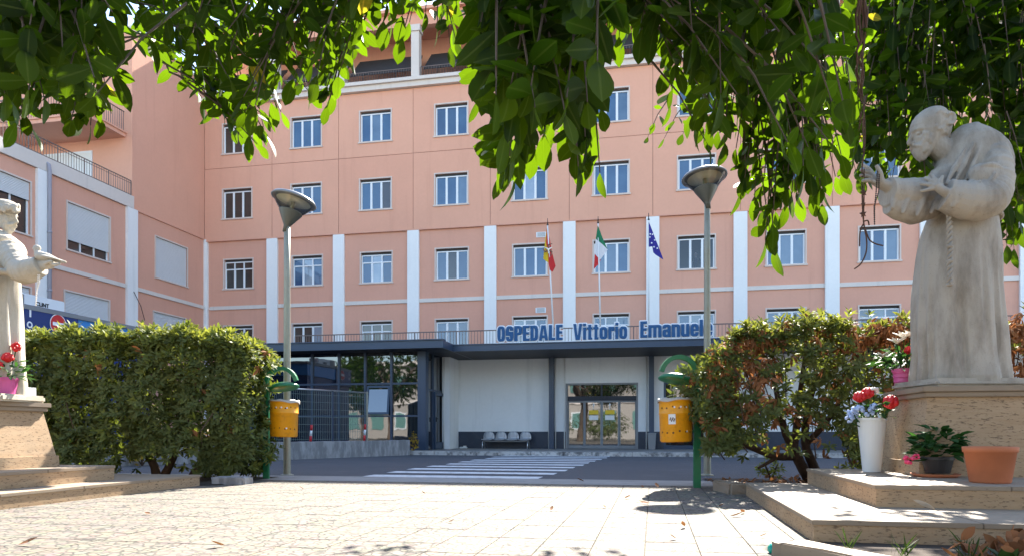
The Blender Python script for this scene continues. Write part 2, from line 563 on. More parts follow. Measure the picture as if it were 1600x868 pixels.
# hospital pavement: raised slab with a worn kerb
pave = flat('pavement', -60, 90, Y_KERB + .16, 0.0, 0.12, M['concrete'], th=.2)
PX = -60
while PX < 60:
    m = MB().bevbox(PX + .006, PX + .994, Y_KERB, Y_KERB + .155, -.08, .125 + random.uniform(-.006, .006), .012)
    o = m.build('kerb_stone', M['kerb'], pave)
    if not (-8 < PX - lx(Vector((0, 21, 0))) < 14):
        bpy.data.objects.remove(o)
    PX += 1.0
o = MB().box(-60, lx(Vector((0, 21, 0))) - 8, Y_KERB + .002, Y_KERB + .158, -.08, .12).build('kerb', M['kerb'], pave)
o = MB().box(lx(Vector((0, 21, 0))) + 15, 90, Y_KERB + .002, Y_KERB + .158, -.08, .12).build('kerb', M['kerb'], pave)

# plaza: a bed of grout, relief tiles laid on it
plaza = flat('plaza', -70, 90, Y_STRIP - 60, Y_STRIP - .006, 0.0, M['grout'])
T = .33
camf = toframe(Vector((0, 0, 0)))
tm = MB()
h_, b_ = T / 2 - .0012, .003
tm.add([(-h_, -h_, 0), (h_, -h_, 0), (h_, h_, 0), (-h_, h_, 0),
        (-h_+b_, -h_+b_, .010), (h_-b_, -h_+b_, .010), (h_-b_, h_-b_, .010), (-h_+b_, h_-b_, .010)],
       [(4,5,6,7), (0,1,5,4), (1,2,6,5), (2,3,7,6), (3,0,4,7)])
tile_mesh = tm.mesh('tile', M['tile'])
cells = []
for i in range(-34, 36):
    for j in range(0, 36):
        x = camf.x + (i + .35) * T
        y = Y_STRIP - .012 - (j + .5) * T
        p = CORNER + U * x + W * y
        if p.y < 1.2: continue
        px = CX + F * p.x / p.y
        vis = 1 if (-60 < px < 1330 and p.y > 4.0 and HY + F * H / p.y < 900) else 0
        cells.append((-(T * F / p.y) * vis, x, y))
cells.sort()
rest = MB()
for k, (q, x, y) in enumerate(cells):
    dz = random.uniform(-.0012, .0012)
    if k < 300 and q < 0:
        o = obj('tile', tile_mesh, plaza, (x, y, dz), (random.uniform(-.0025, .0025), random.uniform(-.0025, .0025), 0))
    else:
        rest.add([(vx + x, vy + y, vz + dz) for vx, vy, vz in tm.v], tm.f)
o = rest.build('paving_tiles', M['tile'], plaza)
tag(o, kind='stuff')
# paving goes on behind the viewer
m = MB().quad((-70, Y_STRIP - 60, .006), (90, Y_STRIP - 60, .006), (90, Y_STRIP - .02 - 36 * T, .006), (-70, Y_STRIP - .02 - 36 * T, .006))
m.quad((-70, Y_STRIP - .02 - 36 * T, .006), (camf.x - 34 * T, Y_STRIP - .02 - 36 * T, .006), (camf.x - 34 * T, Y_STRIP - .01, .006), (-70, Y_STRIP - .01, .006))
m.quad((camf.x + 36 * T, Y_STRIP - .02 - 36 * T, .006), (90, Y_STRIP - .02 - 36 * T, .006), (90, Y_STRIP - .01, .006), (camf.x + 36 * T, Y_STRIP - .01, .006))
m.build('paving_field', M['tile'], plaza)

# ================================================================= HOSPITAL: main front and left wing
hosp = empty('hospital_building', (CORNER.x, CORNER.y, 0), ANG,
             'salmon five-storey hospital block with white pilasters and rows of blue windows', 'building')
PIL = [sx(p, .1) for p in (323, 425, 529, 645.5, 766, 889.5, 1020, 1157, 1300.5)]
bay = (PIL[-1] - PIL[0]) / 8
while len(PIL) < 15: PIL.append(PIL[-1] + bay)
WINPX = [372.5, 480, 588, 706, 828, 955, 1088, 1228, 1374]
WINS = [sx(p, 0) for p in WINPX]
for i in range(len(WINS), 14): WINS.append((PIL[i] + PIL[i + 1]) / 2)
ZS, ZB, ZJ, ZT = zy(356, 706), zy(467.5, 706), zy(236, 706), zy(139, 650)
ROWS = {5: (zy(212.5, 706), zy(163.5, 706)), 4: (zy(320.6, 706), zy(272, 706)),
        3: (zy(436, 706), zy(388, 706)), 2: (zy(436, 706) - 3.42, zy(498, 706))}
WW = 1.60
ZL = zy(498, 706) - 3.2
def panel(name, s0, s1, z0, z1, hole, y, mat, parent, depth=.2, skirt=.06):
    m = MB()
    if hole:
        a0, a1, b0, b1 = hole
        for (p, q, r_, t_) in ((s0, s1, z0, b0), (s0, s1, b1, z1), (s0, a0, b0, b1), (a1, s1, b0, b1)):
            m.quad((p, y, r_), (q, y, r_), (q, y, t_), (p, y, t_))
        m.quad((a0, y, b0), (a1, y, b0), (a1, y + depth, b0), (a0, y + depth, b0))
        m.quad((a0, y + depth, b1), (a1, y + depth, b1), (a1, y, b1), (a0, y, b1))
        m.quad((a0, y, b0), (a0, y + depth, b0), (a0, y + depth, b1), (a0, y, b1))
        m.quad((a1, y + depth, b0), (a1, y, b0), (a1, y, b1), (a1, y + depth, b1))
    else:
        m.quad((s0, y, z0), (s1, y, z0), (s1, y, z1), (s0, y, z1))
    m.quad((s0, y, z0), (s0, y + skirt, z0), (s1, y + skirt, z0), (s1, y, z0))
    m.quad((s0, y, z1), (s1, y, z1), (s1, y + skirt, z1), (s0, y + skirt, z1))
    m.quad((s0, y, z0), (s0, y, z1), (s0, y + skirt, z1), (s0, y + skirt, z0))
    m.quad((s1, y, z0), (s1, y + skirt, z0), (s1, y + skirt, z1), (s1, y, z1))
    return m.build(name, mat, parent)
_wc = {}
def win_meshes(w, h, transom):
    key = (round(w, 3), round(h, 3), transom)
    if key in _wc: return _wc[key]
    e = .055
    su = MB()
    su.box(-w/2 - e, -w/2 + .004, -.03, .05, -e, h + e).box(w/2 - .004, w/2 + e, -.03, .05, -e, h + e)
    su.box(-w/2 - .002, w/2 + .002, -.028, .05, h - .004, h + e).box(-w/2 - .09, w/2 + .09, -.06, .05, -e - .012, .006)
    fr = MB()
    gap = .11
    top = h - gap
    fw = .045
    fr.box(-w/2 + .004, -w/2 + .05, .09, .15, 0, top).box(w/2 - .05, w/2 - .004, .09, .15, 0, top)
    fr.box(-w/2 + .05, w/2 - .05, .09, .15, .004, .05).box(-w/2 + .05, w/2 - .05, .09, .15, top - .05, top)
    iw = (w - .1 - 2 * .06) / 3
    xs = [-w/2 + .05 + k * (iw + .06) for k in range(3)]
    for k in (1, 2): fr.box(xs[k] - .06, xs[k], .087, .147, .05, top - .05)
    zt = top - .05
    if transom:
        zt = top - .40
        for k in range(3): fr.box(xs[k], xs[k] + iw, .088, .148, zt, zt + .055)
    # sash rims, slightly behind
    for k in range(3):
        fr.box(xs[k], xs[k] + .022, .105, .14, .05, zt).box(xs[k] + iw - .022, xs[k] + iw, .105, .14, .05, zt)
    fr.m = 1
    fr.box(-w/2 + .004, w/2 - .004, .11, .16, top, h - .002)
    pa = MB().quad((0, .125, 0), (iw, .125, 0), (iw, .125, zt - .05), (0, .125, zt - .05))
    pt = MB().quad((0, .125, 0), (iw, .125, 0), (iw, .125, .295), (0, .125, .295)) if transom else None
    r = (su.mesh('window', M['surround']), fr.mesh('frame', [M['frame'], M['dark_gap']]), pa, pt, xs, zt)
    _wc[key] = r
    return r
_pc = {}
def pane_mesh(key, mb, mat):
    k = (key, mat.name)
    if k not in _pc: _pc[k] = mb.mesh('pane', mat)
    return _pc[k]
def window(parent, s, z0, w, h, y, kinds, transom=False):
    su, fr, pa, pt, xs, zt = win_meshes(w, h, transom)
    wo = obj('window', su, parent, (s, y, z0))
    obj('frame', fr, wo)
    for k in range(3):
        kd = kinds[k]
        if kd == 'pane':
            rr = random.random()
            kd = 'pane_pale' if rr < .05 else 'pane_deep' if rr < .33 else 'pane_grey' if rr < .5 else 'pane'
        mk = M[kd]
        o = obj('pane', pane_mesh((w, h, transom, 0), pa, mk), wo, (xs[k], 0, .05))
        o.rotation_euler = (random.uniform(-.008, .008), 0, random.uniform(-.008, .008))
        if transom:
            o = obj('pane', pane_mesh((w, h, transom, 1), pt, mk), wo, (xs[k], 0, zt + .055))
            o.rotation_euler = (random.uniform(-.01, .01), 0, 0)
    return wo
D3, P3, L3 = ('pane_dark',) * 3, ('pane',) * 3, ('pane_pale',) * 3
SPEC = {(5, 0): (D3, 0), (4, 0): (D3, 0), (4, 2): (('pane', 'pane', 'pane_dark'), 0), (3, 0): (D3, 1), (3, 1): (P3, 1),
        (3, 2): (('pane', 'pane_pale', 'pane'), 1), (3, 3): (('pane', 'pane_dark', 'pane'), 0), (2, 0): (D3, 0),
        (2, 1): (('pane_dark', 'pane_dark', 'pane_pale'), 0), (2, 2): (D3, 1), (2, 5): (P3, 1), (2, 8): (P3, 1), (2, 4): (P3, 0),
        (3, 6): (('clear', 'clear', 'clear'), 0)}
NB = 12
G = .011
for i in range(NB):
    s0, s1 = PIL[i], PIL[i + 1]
    if i == 0: s0 = .02
    for row, (z0, z1, y, mat) in {5: (ZJ, ZT, -.10, 'salmon'), 4: (ZS, ZJ, -.10, 'salmon'), 3: (ZB, ZS, 0.0, 'salmon_low'), 2: (ZL, ZB, 0.0, 'salmon_low')}.items():
        wz0, wz1 = ROWS[row]
        hole = (WINS[i] - WW/2, WINS[i] + WW/2, wz0, wz1)
        top = z1 - (.0 if row == 3 else G)
        panel('wall_panel', s0 + G, s1 - G, z0 + G, top, hole, y, M[mat], hosp, .2 if y == 0 else .3)
        kinds, tr = SPEC.get((row, i), (P3, 0))
        window(hosp, WINS[i], wz0, WW, wz1 - wz0, y, kinds, bool(tr))
    # band between first and second floor
    a = PIL[i] + (.29 if i else .15)
    MB().box(a, PIL[i + 1] - .29, -.07, .03, ZB - .09, ZB + .09).build('band', M['cream'], hosp)
for i in range(NB + 1):
    p = PIL[i]
    hw = .29
    a, b = (p - hw, p + hw) if i else (0.0, .18)
    MB().box(a, b, -.13, .03, ZL, ZS - .05).build('pilaster', M['white_pil'], hosp)
LEN = PIL[NB]
# upper storeys stand a little proud: underside string, dark joints behind the panels
MB().box(.02, LEN, -.13, .02, ZS - .045, ZS + .012).build('string_course', M['salmon_low'], hosp)
for i in range(1, NB): MB().box(PIL[i] - .03, PIL[i] + .03, -.075, -.04, ZS + .02, ZT).build('joint', M['joint'], hosp)
MB().box(.02, LEN, -.073, -.04, ZJ - .03, ZJ + .03).build('joint', M['joint'], hosp)
# rooms and the mass of the block behind
bdy = MB()
bdy.box(.02, LEN, .34, 13, 0, ZS).box(.02, LEN, .24, 13, ZS + .002, ZT)
ip = 6
bdy_o = None
# core with a hollow room behind one window (a person stands there)
def core():
    m = MB()
    a, b = WINS[6] - 1.5, WINS[6] + 1.5
    za, zb = ZB + .12, ZS - .25
    m.box(.02, a, .34, 13, 0, ZS - .05)
    m.box(b, LEN, .34, 13, 0, ZS - .05)
    m.box(a + .002, b - .002, .34, 13, 0, za)
    m.box(a + .002, b - .002, .34, 13, zb, ZS - .052)
    m.box(a + .002, b - .002, 3.2, 13, za + .002, zb - .002)
    m.box(.02, LEN, .24, 13, ZS - .045, ZT)
    return m
core().build('core', M['interior'], hosp)
a, b, za, zb = WINS[6] - 1.5, WINS[6] + 1.5, ZB + .12, ZS - .25
m = MB()
m.quad((a + .01, 3.19, za), (b - .01, 3.19, za), (b - .01, 3.19, zb), (a + .01, 3.19, zb))
m.quad((a + .01, .36, za), (a + .01, 3.18, za), (a + .01, 3.18, zb), (a + .01, .36, zb)).quad((b - .01, 3.18, za), (b - .01, .36, za), (b - .01, .36, zb), (b - .01, 3.18, zb))
m.quad((a + .02, .36, zb - .01), (a + .02, 3.18, zb - .01), (b - .02, 3.18, zb - .01), (b - .02, .36, zb - .01))
m.build('room_lining', M['room'], hosp)  # lining added to brighten the room so the person shows
# roof ledge and top loggia
ZLg = zy(125.8, 650)
m = MB()
m.box(.0, LEN, -.42, .3, ZLg - .16, ZLg).box(.0, LEN, -.30, .3, ZT + .004, ZLg - .162)
m.build('roof_ledge', M['cream'], hosp)
ZPT = ZLg + 2.62
for i in range(NB + 1):
    p = PIL[i] + .1
    m = MB().bevbox(p - .2, p + .2, -.12, .28, ZLg + .002, ZPT - .3, .01)
    m.box(p - .26, p + .26, -.18, .34, ZPT - .298, ZPT)
    m.build('loggia_pillar', M['cream'], hosp)
m = MB().box(0, LEN, -.05, .3, ZPT + .003, ZPT + .62).box(0, LEN, -.3, 13, ZPT + .623, ZPT + .78)
m.build('roof_slab', M['salmon'], hosp)
MB().box(0, LEN, 2.3, 2.5, ZLg, ZPT + .6).build('loggia_wall', M['salmon'], hosp)
MB().box(0.02, LEN, .302, 13, ZT + .01, ZLg + .0).build('loggia_floor', M['concrete'], hosp)
for i in range(0, NB):
    a, b = PIL[i] + .34, PIL[i + 1] - .12
    for k in range(8):
        t_ = k / 7
        y_ = .55 + 1.1 * t_; z_ = ZLg + .85 + 1.15 * t_
        m = MB().box(-(b - a) / 2, (b - a) / 2, -.11, .11, -.015, .015)
        m.build('louvre_slat', M['roof_dark'], hosp, ((a + b) / 2, y_, z_), (R(62), 0, 0))
    for q in (.25, .75):
        x_ = a + (b - a) * q
        MB().tube([(x_, .5, ZLg + .8), (x_, .12, ZLg + .55), (x_, .1, ZLg + .3)], .02, 6).build('louvre_stay', M['roof_dark'], hosp)
    m = MB()
    m.box(a, b, .0, .03, ZLg + .62, ZLg + .65).box(a, b, .0, .03, ZLg + .10, ZLg + .125)
    n = int((b - a) / .13)
    for k in range(n + 1):
        x_ = a + (b - a) * k / n
        m.box(x_ - .008, x_ + .008, .007, .023, ZLg, ZLg + .62)
    m.build('loggia_railing', M['rail'], hosp)
# ventilation grilles beside the windows of one bay
for (px, py) in ((846, 253), (846, 367), (845, 484)):
    s_, z_ = sx(px), zy(py, px)
    y_ = -.10 if z_ > ZS else 0
    m = MB().box(s_ - .24, s_ + .24, y_ - .035, y_ + .01, z_ - .12, z_ + .12)
    m.m = 1
    for k in range(4): m.box(s_ - .19, s_ + .19, y_ - .045, y_ - .03, z_ - .085 + k * .05, z_ - .06 + k * .05)
    m.build('vent_grille', [M['frame'], M['grey_plastic']], hosp)

# ---- left wing (its face looks along u)
def rw(px):
    a = (px - CX) / F
    return (CORNER.x - a * CORNER.y) / (W.x - a * W.y)
def zw(py, px): return H + (HY - py) / F * (CORNER.y - W.y * rw(px))
wing = hosp
RE = rw(206.5)
ROUT = 19.0
ZP0, ZP1 = zw(325, 203), zw(306, 203)
ZTB = 18.5
def wbox(m, r0, r1, x0, x1, z0, z1):      # x0..x1: depth measured out of the wing face (+ = towards the courtyard)
    return m.box(x0, x1, -r1, -r0, z0, z1)
def wpanel(r0, r1, z0, z1, hole, mat):
    m = MB(); dp = .16; sk = .05
    def q(a, b, c, d):    # r,z -> face quads in plane x=0
        m.quad((0, -b, c), (0, -a, c), (0, -a, d), (0, -b, d))
    if hole:
        a0, a1, b0, b1 = hole
        q(r0, r1, z0, b0); q(r0, r1, b1, z1); q(r0, a0, b0, b1); q(a1, r1, b0, b1)
        m.quad((0, -a1, b0), (-dp, -a1, b0), (-dp, -a0, b0), (0, -a0, b0))
        m.quad((0, -a1, b1), (0, -a0, b1), (-dp, -a0, b1), (-dp, -a1, b1))
        m.quad((0, -a0, b0), (-dp, -a0, b0), (-dp, -a0, b1), (0, -a0, b1))
        m.quad((0, -a1, b0), (0, -a1, b1), (-dp, -a1, b1), (-dp, -a1, b0))
    else: q(r0, r1, z0, z1)
    return m.build('wall_panel', mat, hosp)
ZWB = zw(449, 205)
def wwin(px0, px1, py0, py1, shut, mat='salmon_low'):
    """a window with a roller shutter pulled down by the share 'shut'"""
    pc = (px0 + px1) / 2
    r0, r1 = rw(px1), rw(px0)
    z1, z0 = zw(py0, pc), zw(py1, pc)
    w_, h_ = r1 - r0, z1 - z0
    wo = MB()
    e = .06
    wbox(wo, r0 - e, r0, -.04, .03, z0 - e, z1 + e); wbox(wo, r1, r1 + e, -.04, .03, z0 - e, z1 + e)
    wbox(wo, r0, r1, -.04, .028, z1, z1 + e); wbox(wo, r0 - .08, r1 + .08, -.04, .06, z0 - e, z0)
    o = wo.build('window', M['surround'], hosp)
    f = MB()
    for q in (0, .333, .667, 1.0):
        c = r0 + .03 + (w_ - .06) * q
        wbox(f, c - .03, c + .03, -.15, -.09, z0, z1)
    wbox(f, r0, r1, -.148, -.092, z0, z0 + .05)
    f.build('frame', M['frame'], o)
    for q in range(3):
        a = r0 + .06 + (w_ - .06) * q / 3; b = r0 + (w_ - .06) * (q + 1) / 3
        MB().quad((-.125, -b, z0 + .05), (-.125, -a, z0 + .05), (-.125, -a, z1), (-.125, -b, z1)).build('pane', M['pane_dark'], o)
    s = MB()
    zb = z1 - h_ * shut
    n = max(3, int((z1 - zb) / .055))
    vs = []
    for k in range(n + 1):
        z_ = z1 - (z1 - zb) * k / n
        for dx in (-.055, -.035):
            vs += [(dx, -r1, z_ - (0 if dx < -.04 else .02)), (dx, -r0, z_ - (0 if dx < -.04 else .02))]
    s.add(vs, [(2*i, 2*i+1, 2*i+3, 2*i+2) for i in range(len(vs)//2 - 1)])
    s.build('roller_shutter', M['shutter'], o)
    return (r0, r1, z0, z1)
WP = [(rw(323), rw(212)), (rw(196), rw(75)), (rw(55), rw(-150))]       # wall between pilasters
hA = wwin(243, 292, 379, 440, 1.0)
hB = wwin(105, 171, 328, 399, .78)
hC = wwin(-42, 47, 268, 354, .33)
hD = wwin(240, 290, 492, 548, 1.0)
hE = wwin(101, 170, 462, 540, 1.0)
hF = wwin(-42, 47, 440, 540, 1.0)
Z0W = 0.1
for (r0, r1), up, lo in ((WP[0], hA, hD), (WP[1], hB, hE), (WP[2], hC, hF)):
    wpanel(max(r0, .15), r1, ZWB + .01, ZP0 - .01, up, M['salmon_low'])
    wpanel(max(r0, .15), r1, Z0W, ZWB - .01, lo, M['salmon_low'])
    m = MB(); wbox(m, max(r0, .15) + .05, r1 - .03, -.02, .07, ZWB - .085, ZWB + .085); m.build('band', M['cream'], hosp)
wpanel(WP[2][1], ROUT, Z0W, ZP0 - .01, None, M['salmon_low'])
for a, b in ((0.0, .16), (rw(212), rw(196)), (rw(75), rw(55))):
    m = MB(); wbox(m, a, b, -.03, .12, Z0W, ZP0 - .02); m.build('pilaster', M['white_pil'], hosp)
m = MB(); wbox(m, .0, RE, -.05, .06, ZP0 - .03, ZP0 + .03); m.build('string_course', M['salmon_low'], hosp)
m = MB(); wbox(m, .02, ROUT, -9, -.17, 0, ZP0 - .03); m.build('core', M['interior'], hosp)
# parapet and terrace
m = MB(); wbox(m, RE, ROUT, -.25, .10, ZP0 + .0, ZP1); m.build('parapet', M['cream'], hosp)
m = MB(); wbox(m, RE, ROUT, -10, -.252, ZP0 - .02, ZP1 - .12); m.build('terrace_floor', M['concrete'], hosp)
def wrail(r0, r1, x, z0, z1, step=.13):
    m = MB()
    wbox(m, r0, r1, x - .02, x + .02, z1 - .03, z1); wbox(m, r0, r1, x - .012, x + .012, z0 + .06, z0 + .085)
    wbox(m, r0, r1, x - .012, x + .012, z1 - .13, z1 - .115)
    n = int((r1 - r0) / step)
    for k in range(n + 1):
        c = r0 + (r1 - r0) * k / n
        t_ = .016 if k % 10 == 0 else .007
        wbox(m, c - t_, c + t_, x - t_, x + t_, z0, z1 - .03)
    return m.build('terrace_railing', M['rail'], hosp)
wrail(RE + .05, ROUT - .2, -.02, ZP1, zw(281, 203))
# tall part of the wing
m = MB()
m.quad((0, -RE, ZP0 + .035), (0, .2, ZP0 + .035), (0, .2, ZTB), (0, -RE, ZTB))
m.quad((-10, -RE, ZP0), (0, -RE, ZP0), (0, -RE, ZTB), (-10, -RE, ZTB))
m.quad((-10, -RE, ZTB), (0, -RE, ZTB), (0, 8, ZTB), (-10, 8, ZTB))
m.quad((-10, 8, 0), (-10, -RE, 0), (-10, -RE, ZTB), (-10, 8, ZTB))
m.quad((0, .2, ZP0), (0, 8, ZP0), (0, 8, ZTB), (0, .2, ZTB))
m.build('tall_wall', M['salmon'], hosp)
m = MB().box(-10.05, .05, -RE - .05, 8, ZTB + .002, ZTB + .12); m.build('coping', M['cream'], hosp)
# terrace door and balcony
zd0 = ZP1 - .12
def sface(px):       # position along u on the face of the tall part (looks at the viewer)
    a = (px - CX) / F
    o = CORNER - W * RE
    return (a * o.y - o.x) / (U.x - a * U.y)
sd0, sd1 = sface(58), sface(145)
zd1 = H + (HY - 236) / F * (CORNER - W * RE + U * sd1).y
dm = MB().box(sd0, sd1, -RE - .06, -RE - .004, zd0, zd1)
dd = dm.build('terrace_door', M['frame'], hosp)
m = MB()
for q in range(3):
    a = sd0 + .08 + (sd1 - sd0 - .1) * q / 3; b = sd0 + (sd1 - sd0 - .05) * (q + 1) / 3
    m.box(a, b, -RE - .075, -RE - .058, zd0 + .1, zd1 - .1)
m.build('door_leaf', M['white_plastic'], dd)
zbal = H + (HY - 214) / F * (CORNER - W * RE).y
m = MB().box(-9, -.32, -RE - 2.0, -RE - .002, zbal, zbal + .16).box(-9, -.26, -RE - 2.06, -RE - .003, zbal + .162, zbal + .23)
m.build('balcony_slab', M['salmon'], hosp)
m = MB()
m.box(-.42, -.38, -RE - 1.95, -RE - .02, zbal + 1.12, zbal + 1.16).box(-9, -.42, -RE - 1.95, -RE - 1.91, zbal + 1.12, zbal + 1.16)
for k in range(16): m.box(-.41, -.39, -RE - 1.94 + k * .125, -RE - 1.92 + k * .125, zbal + .23, zbal + 1.12)
for k in range(68): m.box(-.45 - k * .125, -.43 - k * .125, -RE - 1.94, -RE - 1.92, zbal + .23, zbal + 1.12)
m.build('balcony_railing', M['rail'], hosp)
# rain pipe beside the pilaster of the wing
rp = rw(68)
zt_ = zw(258, 70)
m = MB(); m.smooth = True
m.tube([(-.0, -rp + .1, zt_ + .1), (.13, -rp + .1, zt_ + .02), (.17, -rp + .1, zt_ - .2), (.17, -rp + .1, .1)], .075, 10)
for zz in (1.5, 3.8, 6.0, 8.2): m.tube([(.17, -rp + .1, zz), (.17, -rp + .1, zz + .09)], .088, 10)
m.build('rain_pipe', M['pipe'], hosp)
# sagging cable across the lower wing wall
m = MB()
pts = []
for k in range(15):
    t_ = k / 14
    r_ = rw(30) + (rw(215) - rw(30)) * t_
    pts.append((.17, -r_, zw(468, 30) + (zw(512, 215) - zw(468, 30)) * t_ - .25 * math.sin(math.pi * t_)))
m.tube(pts, .018, 5)
m.tube([(.16, -rw(204), zw(455, 204)), (.2, -rw(214), zw(478, 214)), (.14, -rw(222), zw(500, 222))], .015, 5)
m.build('cable', M['black'], hosp)

# ================================================================= ENTRANCE PAVILION
pav = empty('entrance_pavilion', (CORNER.x, CORNER.y, 0), ANG,
            'single-storey white entrance with navy flat canopy and dark glass corner room', 'building')
yw = ly(ground(940, 700.4, .12))
def sy(px, y): return sx(px, -y)
def zz_(py, px, y): return zy(py, px, -y)
ZSO = zz_(561, 760, yw)
yc = ly(at(760, 547, (ZSO - H) * F / (HY - 547)))
ZTOP = zz_(539, 700, yc)
yb = ly(at(660, 533, (ZTOP - H) * F / (HY - 533)))
yg = ly(at(600, 549.5, (ZSO - H) * F / (HY - 549.5)))
sBoxL, sBoxR = sy(380, yg), sy(666, yg)
sEnd = sy(1640, yw)
# white wall with openings
dA, dB = sy(884, yw), sy(997, yw)
eA, eB = sy(1037, yw), sy(1150, yw)
zD = zz_(597.5, 940, yw)
sW0 = sy(706, yw)
PH = .60
def wallpiece(a, b, z0, z1, mat='white_wall', name='wall', y0=0.0, y1=.25):
    return MB().box(a, b, yw + y0, yw + y1, z0, z1).build(name, M[mat], pav)
wallpiece(sW0, dA, PH + .12, ZSO)
wallpiece(dA + .001, dB - .001, zD, ZSO)
wallpiece(dB, eA, PH + .12, ZSO)
wallpiece(eA + .001, eB - .001, zD, ZSO)
wallpiece(eB, sEnd, PH + .12, ZSO)
for a, b in ((sW0, dA), (dB, eA), (eB, sEnd)):
    wallpiece(a, b, .12, PH + .118, 'plinth_navy', 'plinth', -.012, .25)
MB().box(sW0 - .02, sW0 + .25, yw - 1.15, yw - .002, .12, ZSO).build('wall_return', M['white_wall'], pav)
# thin white pipes on the wall
for px in (708, 857.5, 868, 882, 1010):
    s_ = sy(px, yw - .05)
    yq = yw - 1.2 if px == 708 else yw - .05
    m = MB(); m.smooth = True; m.tube([(s_, yq, .12), (s_, yq, ZSO - .02)], .022, 8); m.build('thin_pipe', M['white_plastic'], pav)
# canopy columns
for px in (862, 1018, 1185, 1360):
    s_ = sy(px, yw - .22)
    MB().bevbox(s_ - .085, s_ + .085, yw - .32, yw - .12, .12, ZSO, .01).build('column', M['navy'], pav)
# canopy roof
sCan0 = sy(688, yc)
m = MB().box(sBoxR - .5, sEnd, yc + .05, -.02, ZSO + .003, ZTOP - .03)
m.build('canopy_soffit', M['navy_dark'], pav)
m = MB().box(sBoxR + .2, sEnd, yc, yc + .048, ZSO - .0, ZTOP).box(sBoxR + .2, sEnd, yc - .04, yc + .2, ZTOP + .002, ZTOP + .03)
m.build('canopy_fascia', M['navy'], pav)
# glass corner room
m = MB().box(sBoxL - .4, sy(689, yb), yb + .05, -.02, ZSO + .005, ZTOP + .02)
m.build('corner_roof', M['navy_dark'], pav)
m = MB().box(sBoxL - .4, sy(690, yb), yb, yb + .048, ZSO + .0, ZTOP + .04)
m.box(sy(690, yb) - .0, sy(690, yb) + .05, yb, yw, ZSO - .0, ZTOP + .04)
m.box(sBoxL - .4, sy(690, yb) + .06, yb - .05, yb + .25, ZTOP + .042, ZTOP + .075)
m.build('corner_fascia', M['navy'], pav)
m = MB().bevbox(sy(653, yg), sBoxR, yg - .05, yg + .25, .12, ZSO + .004, .01)
m.build('corner_post', M['navy'], pav)
mull = [sy(p, yg) for p in (392, 447, 487, 529, 570, 611, 653)]
zr1 = zz_(598.5, 600, yg)
zr2 = zz_(649, 600, yg)
for i, s_ in enumerate(mull[:-1]):
    MB().box(s_ - .035, s_ + .035, yg, yg + .12, .12, ZSO + .003).build('mullion', M['navy'], pav)
for a, b in zip(mull[:-1], mull[1:]):
    for z_ in (zr1, zr2): MB().box(a + .036, b - .036 if b != mull[-1] else b, yg + .006, yg + .11, z_ - .03, z_ + .03).build('rail', M['navy'], pav)
    MB().box(a + .036, b - .036 if b != mull[-1] else b, yg + .006, yg + .11, .12, .2).build('rail', M['navy'], pav)
    for z0, z1 in ((.2, zr2 - .03), (zr2 + .03, zr1 - .03), (zr1 + .03, ZSO)):
        o = MB().quad((a, yg + .06, z0), (b, yg + .06, z0), (b, yg + .06, z1), (a, yg + .06, z1)).build('pane', M['tinted'], pav)
# open hopper window in the glass front
a, b = mull[4] + .05, mull[5] - .05
m = MB()
hw, hh = (b - a), (zr1 - zr2) - .1
m.box(0, hw, -.03, .03, 0, .07).box(0, hw, -.03, .03, hh - .07, hh).box(0, .07, -.029, .029, .07, hh - .07).box(hw - .07, hw, -.029, .029, .07, hh - .07)
hp = m.build('hopper_window', M['navy'], pav, (a, yg - .07, zr2 + .05), (R(-9), 0, 0))
MB().quad((.07, 0, .07), (hw - .07, 0, .07), (hw - .07, 0, hh - .07), (.07, 0, hh - .07)).build('pane', M['door_glass'], hp)
# side wall of the glass room, with its door
ys = [yg + .25, yg + .25 + (yw - yg - .25) * .22, yg + .25 + (yw - yg - .25) * .80, yw]
for y_ in ys[:-1]:
    MB().box(sBoxR - .12, sBoxR - .02, y_ - .03, y_ + .03, .12, ZSO).build('mullion', M['navy'], pav)
for a, b in zip(ys[:-1], ys[1:]):
    MB().box(sBoxR - .11, sBoxR - .03, a + .031, b - .031, zr1 - .22, zr1 - .16).build('rail', M['navy'], pav)
    MB().quad((sBoxR - .07, a, .12), (sBoxR - .07, b, .12), (sBoxR - .07, b, zr1 - .2), (sBoxR - .07, a, zr1 - .2)).build('pane', M['tinted'], pav)
    MB().quad((sBoxR - .07, a, zr1 - .18), (sBoxR - .07, b, zr1 - .18), (sBoxR - .07, b, ZSO), (sBoxR - .07, a, ZSO)).build('pane', M['tinted'], pav)
m = MB()
a, b = ys[1] + .06, ys[2] - .06
for (p, q, r_, t_) in ((a, a + .09, .14, zr1 - .24), (b - .09, b, .14, zr1 - .24), (a + .09, b - .09, .14, .36), (a + .09, b - .09, zr1 - .34, zr1 - .24)):
    m.box(sBoxR - .035, sBoxR + .02, p, q, r_, t_)
dr = m.build('side_door', M['navy'], pav)
m = MB().box(sBoxR + .02, sBoxR + .06, a + .03, a + .06, 1.05, 1.2).box(sBoxR + .045, sBoxR + .07, a + .03, a + .18, 1.14, 1.17)
m.build('handle', M['black'], dr)
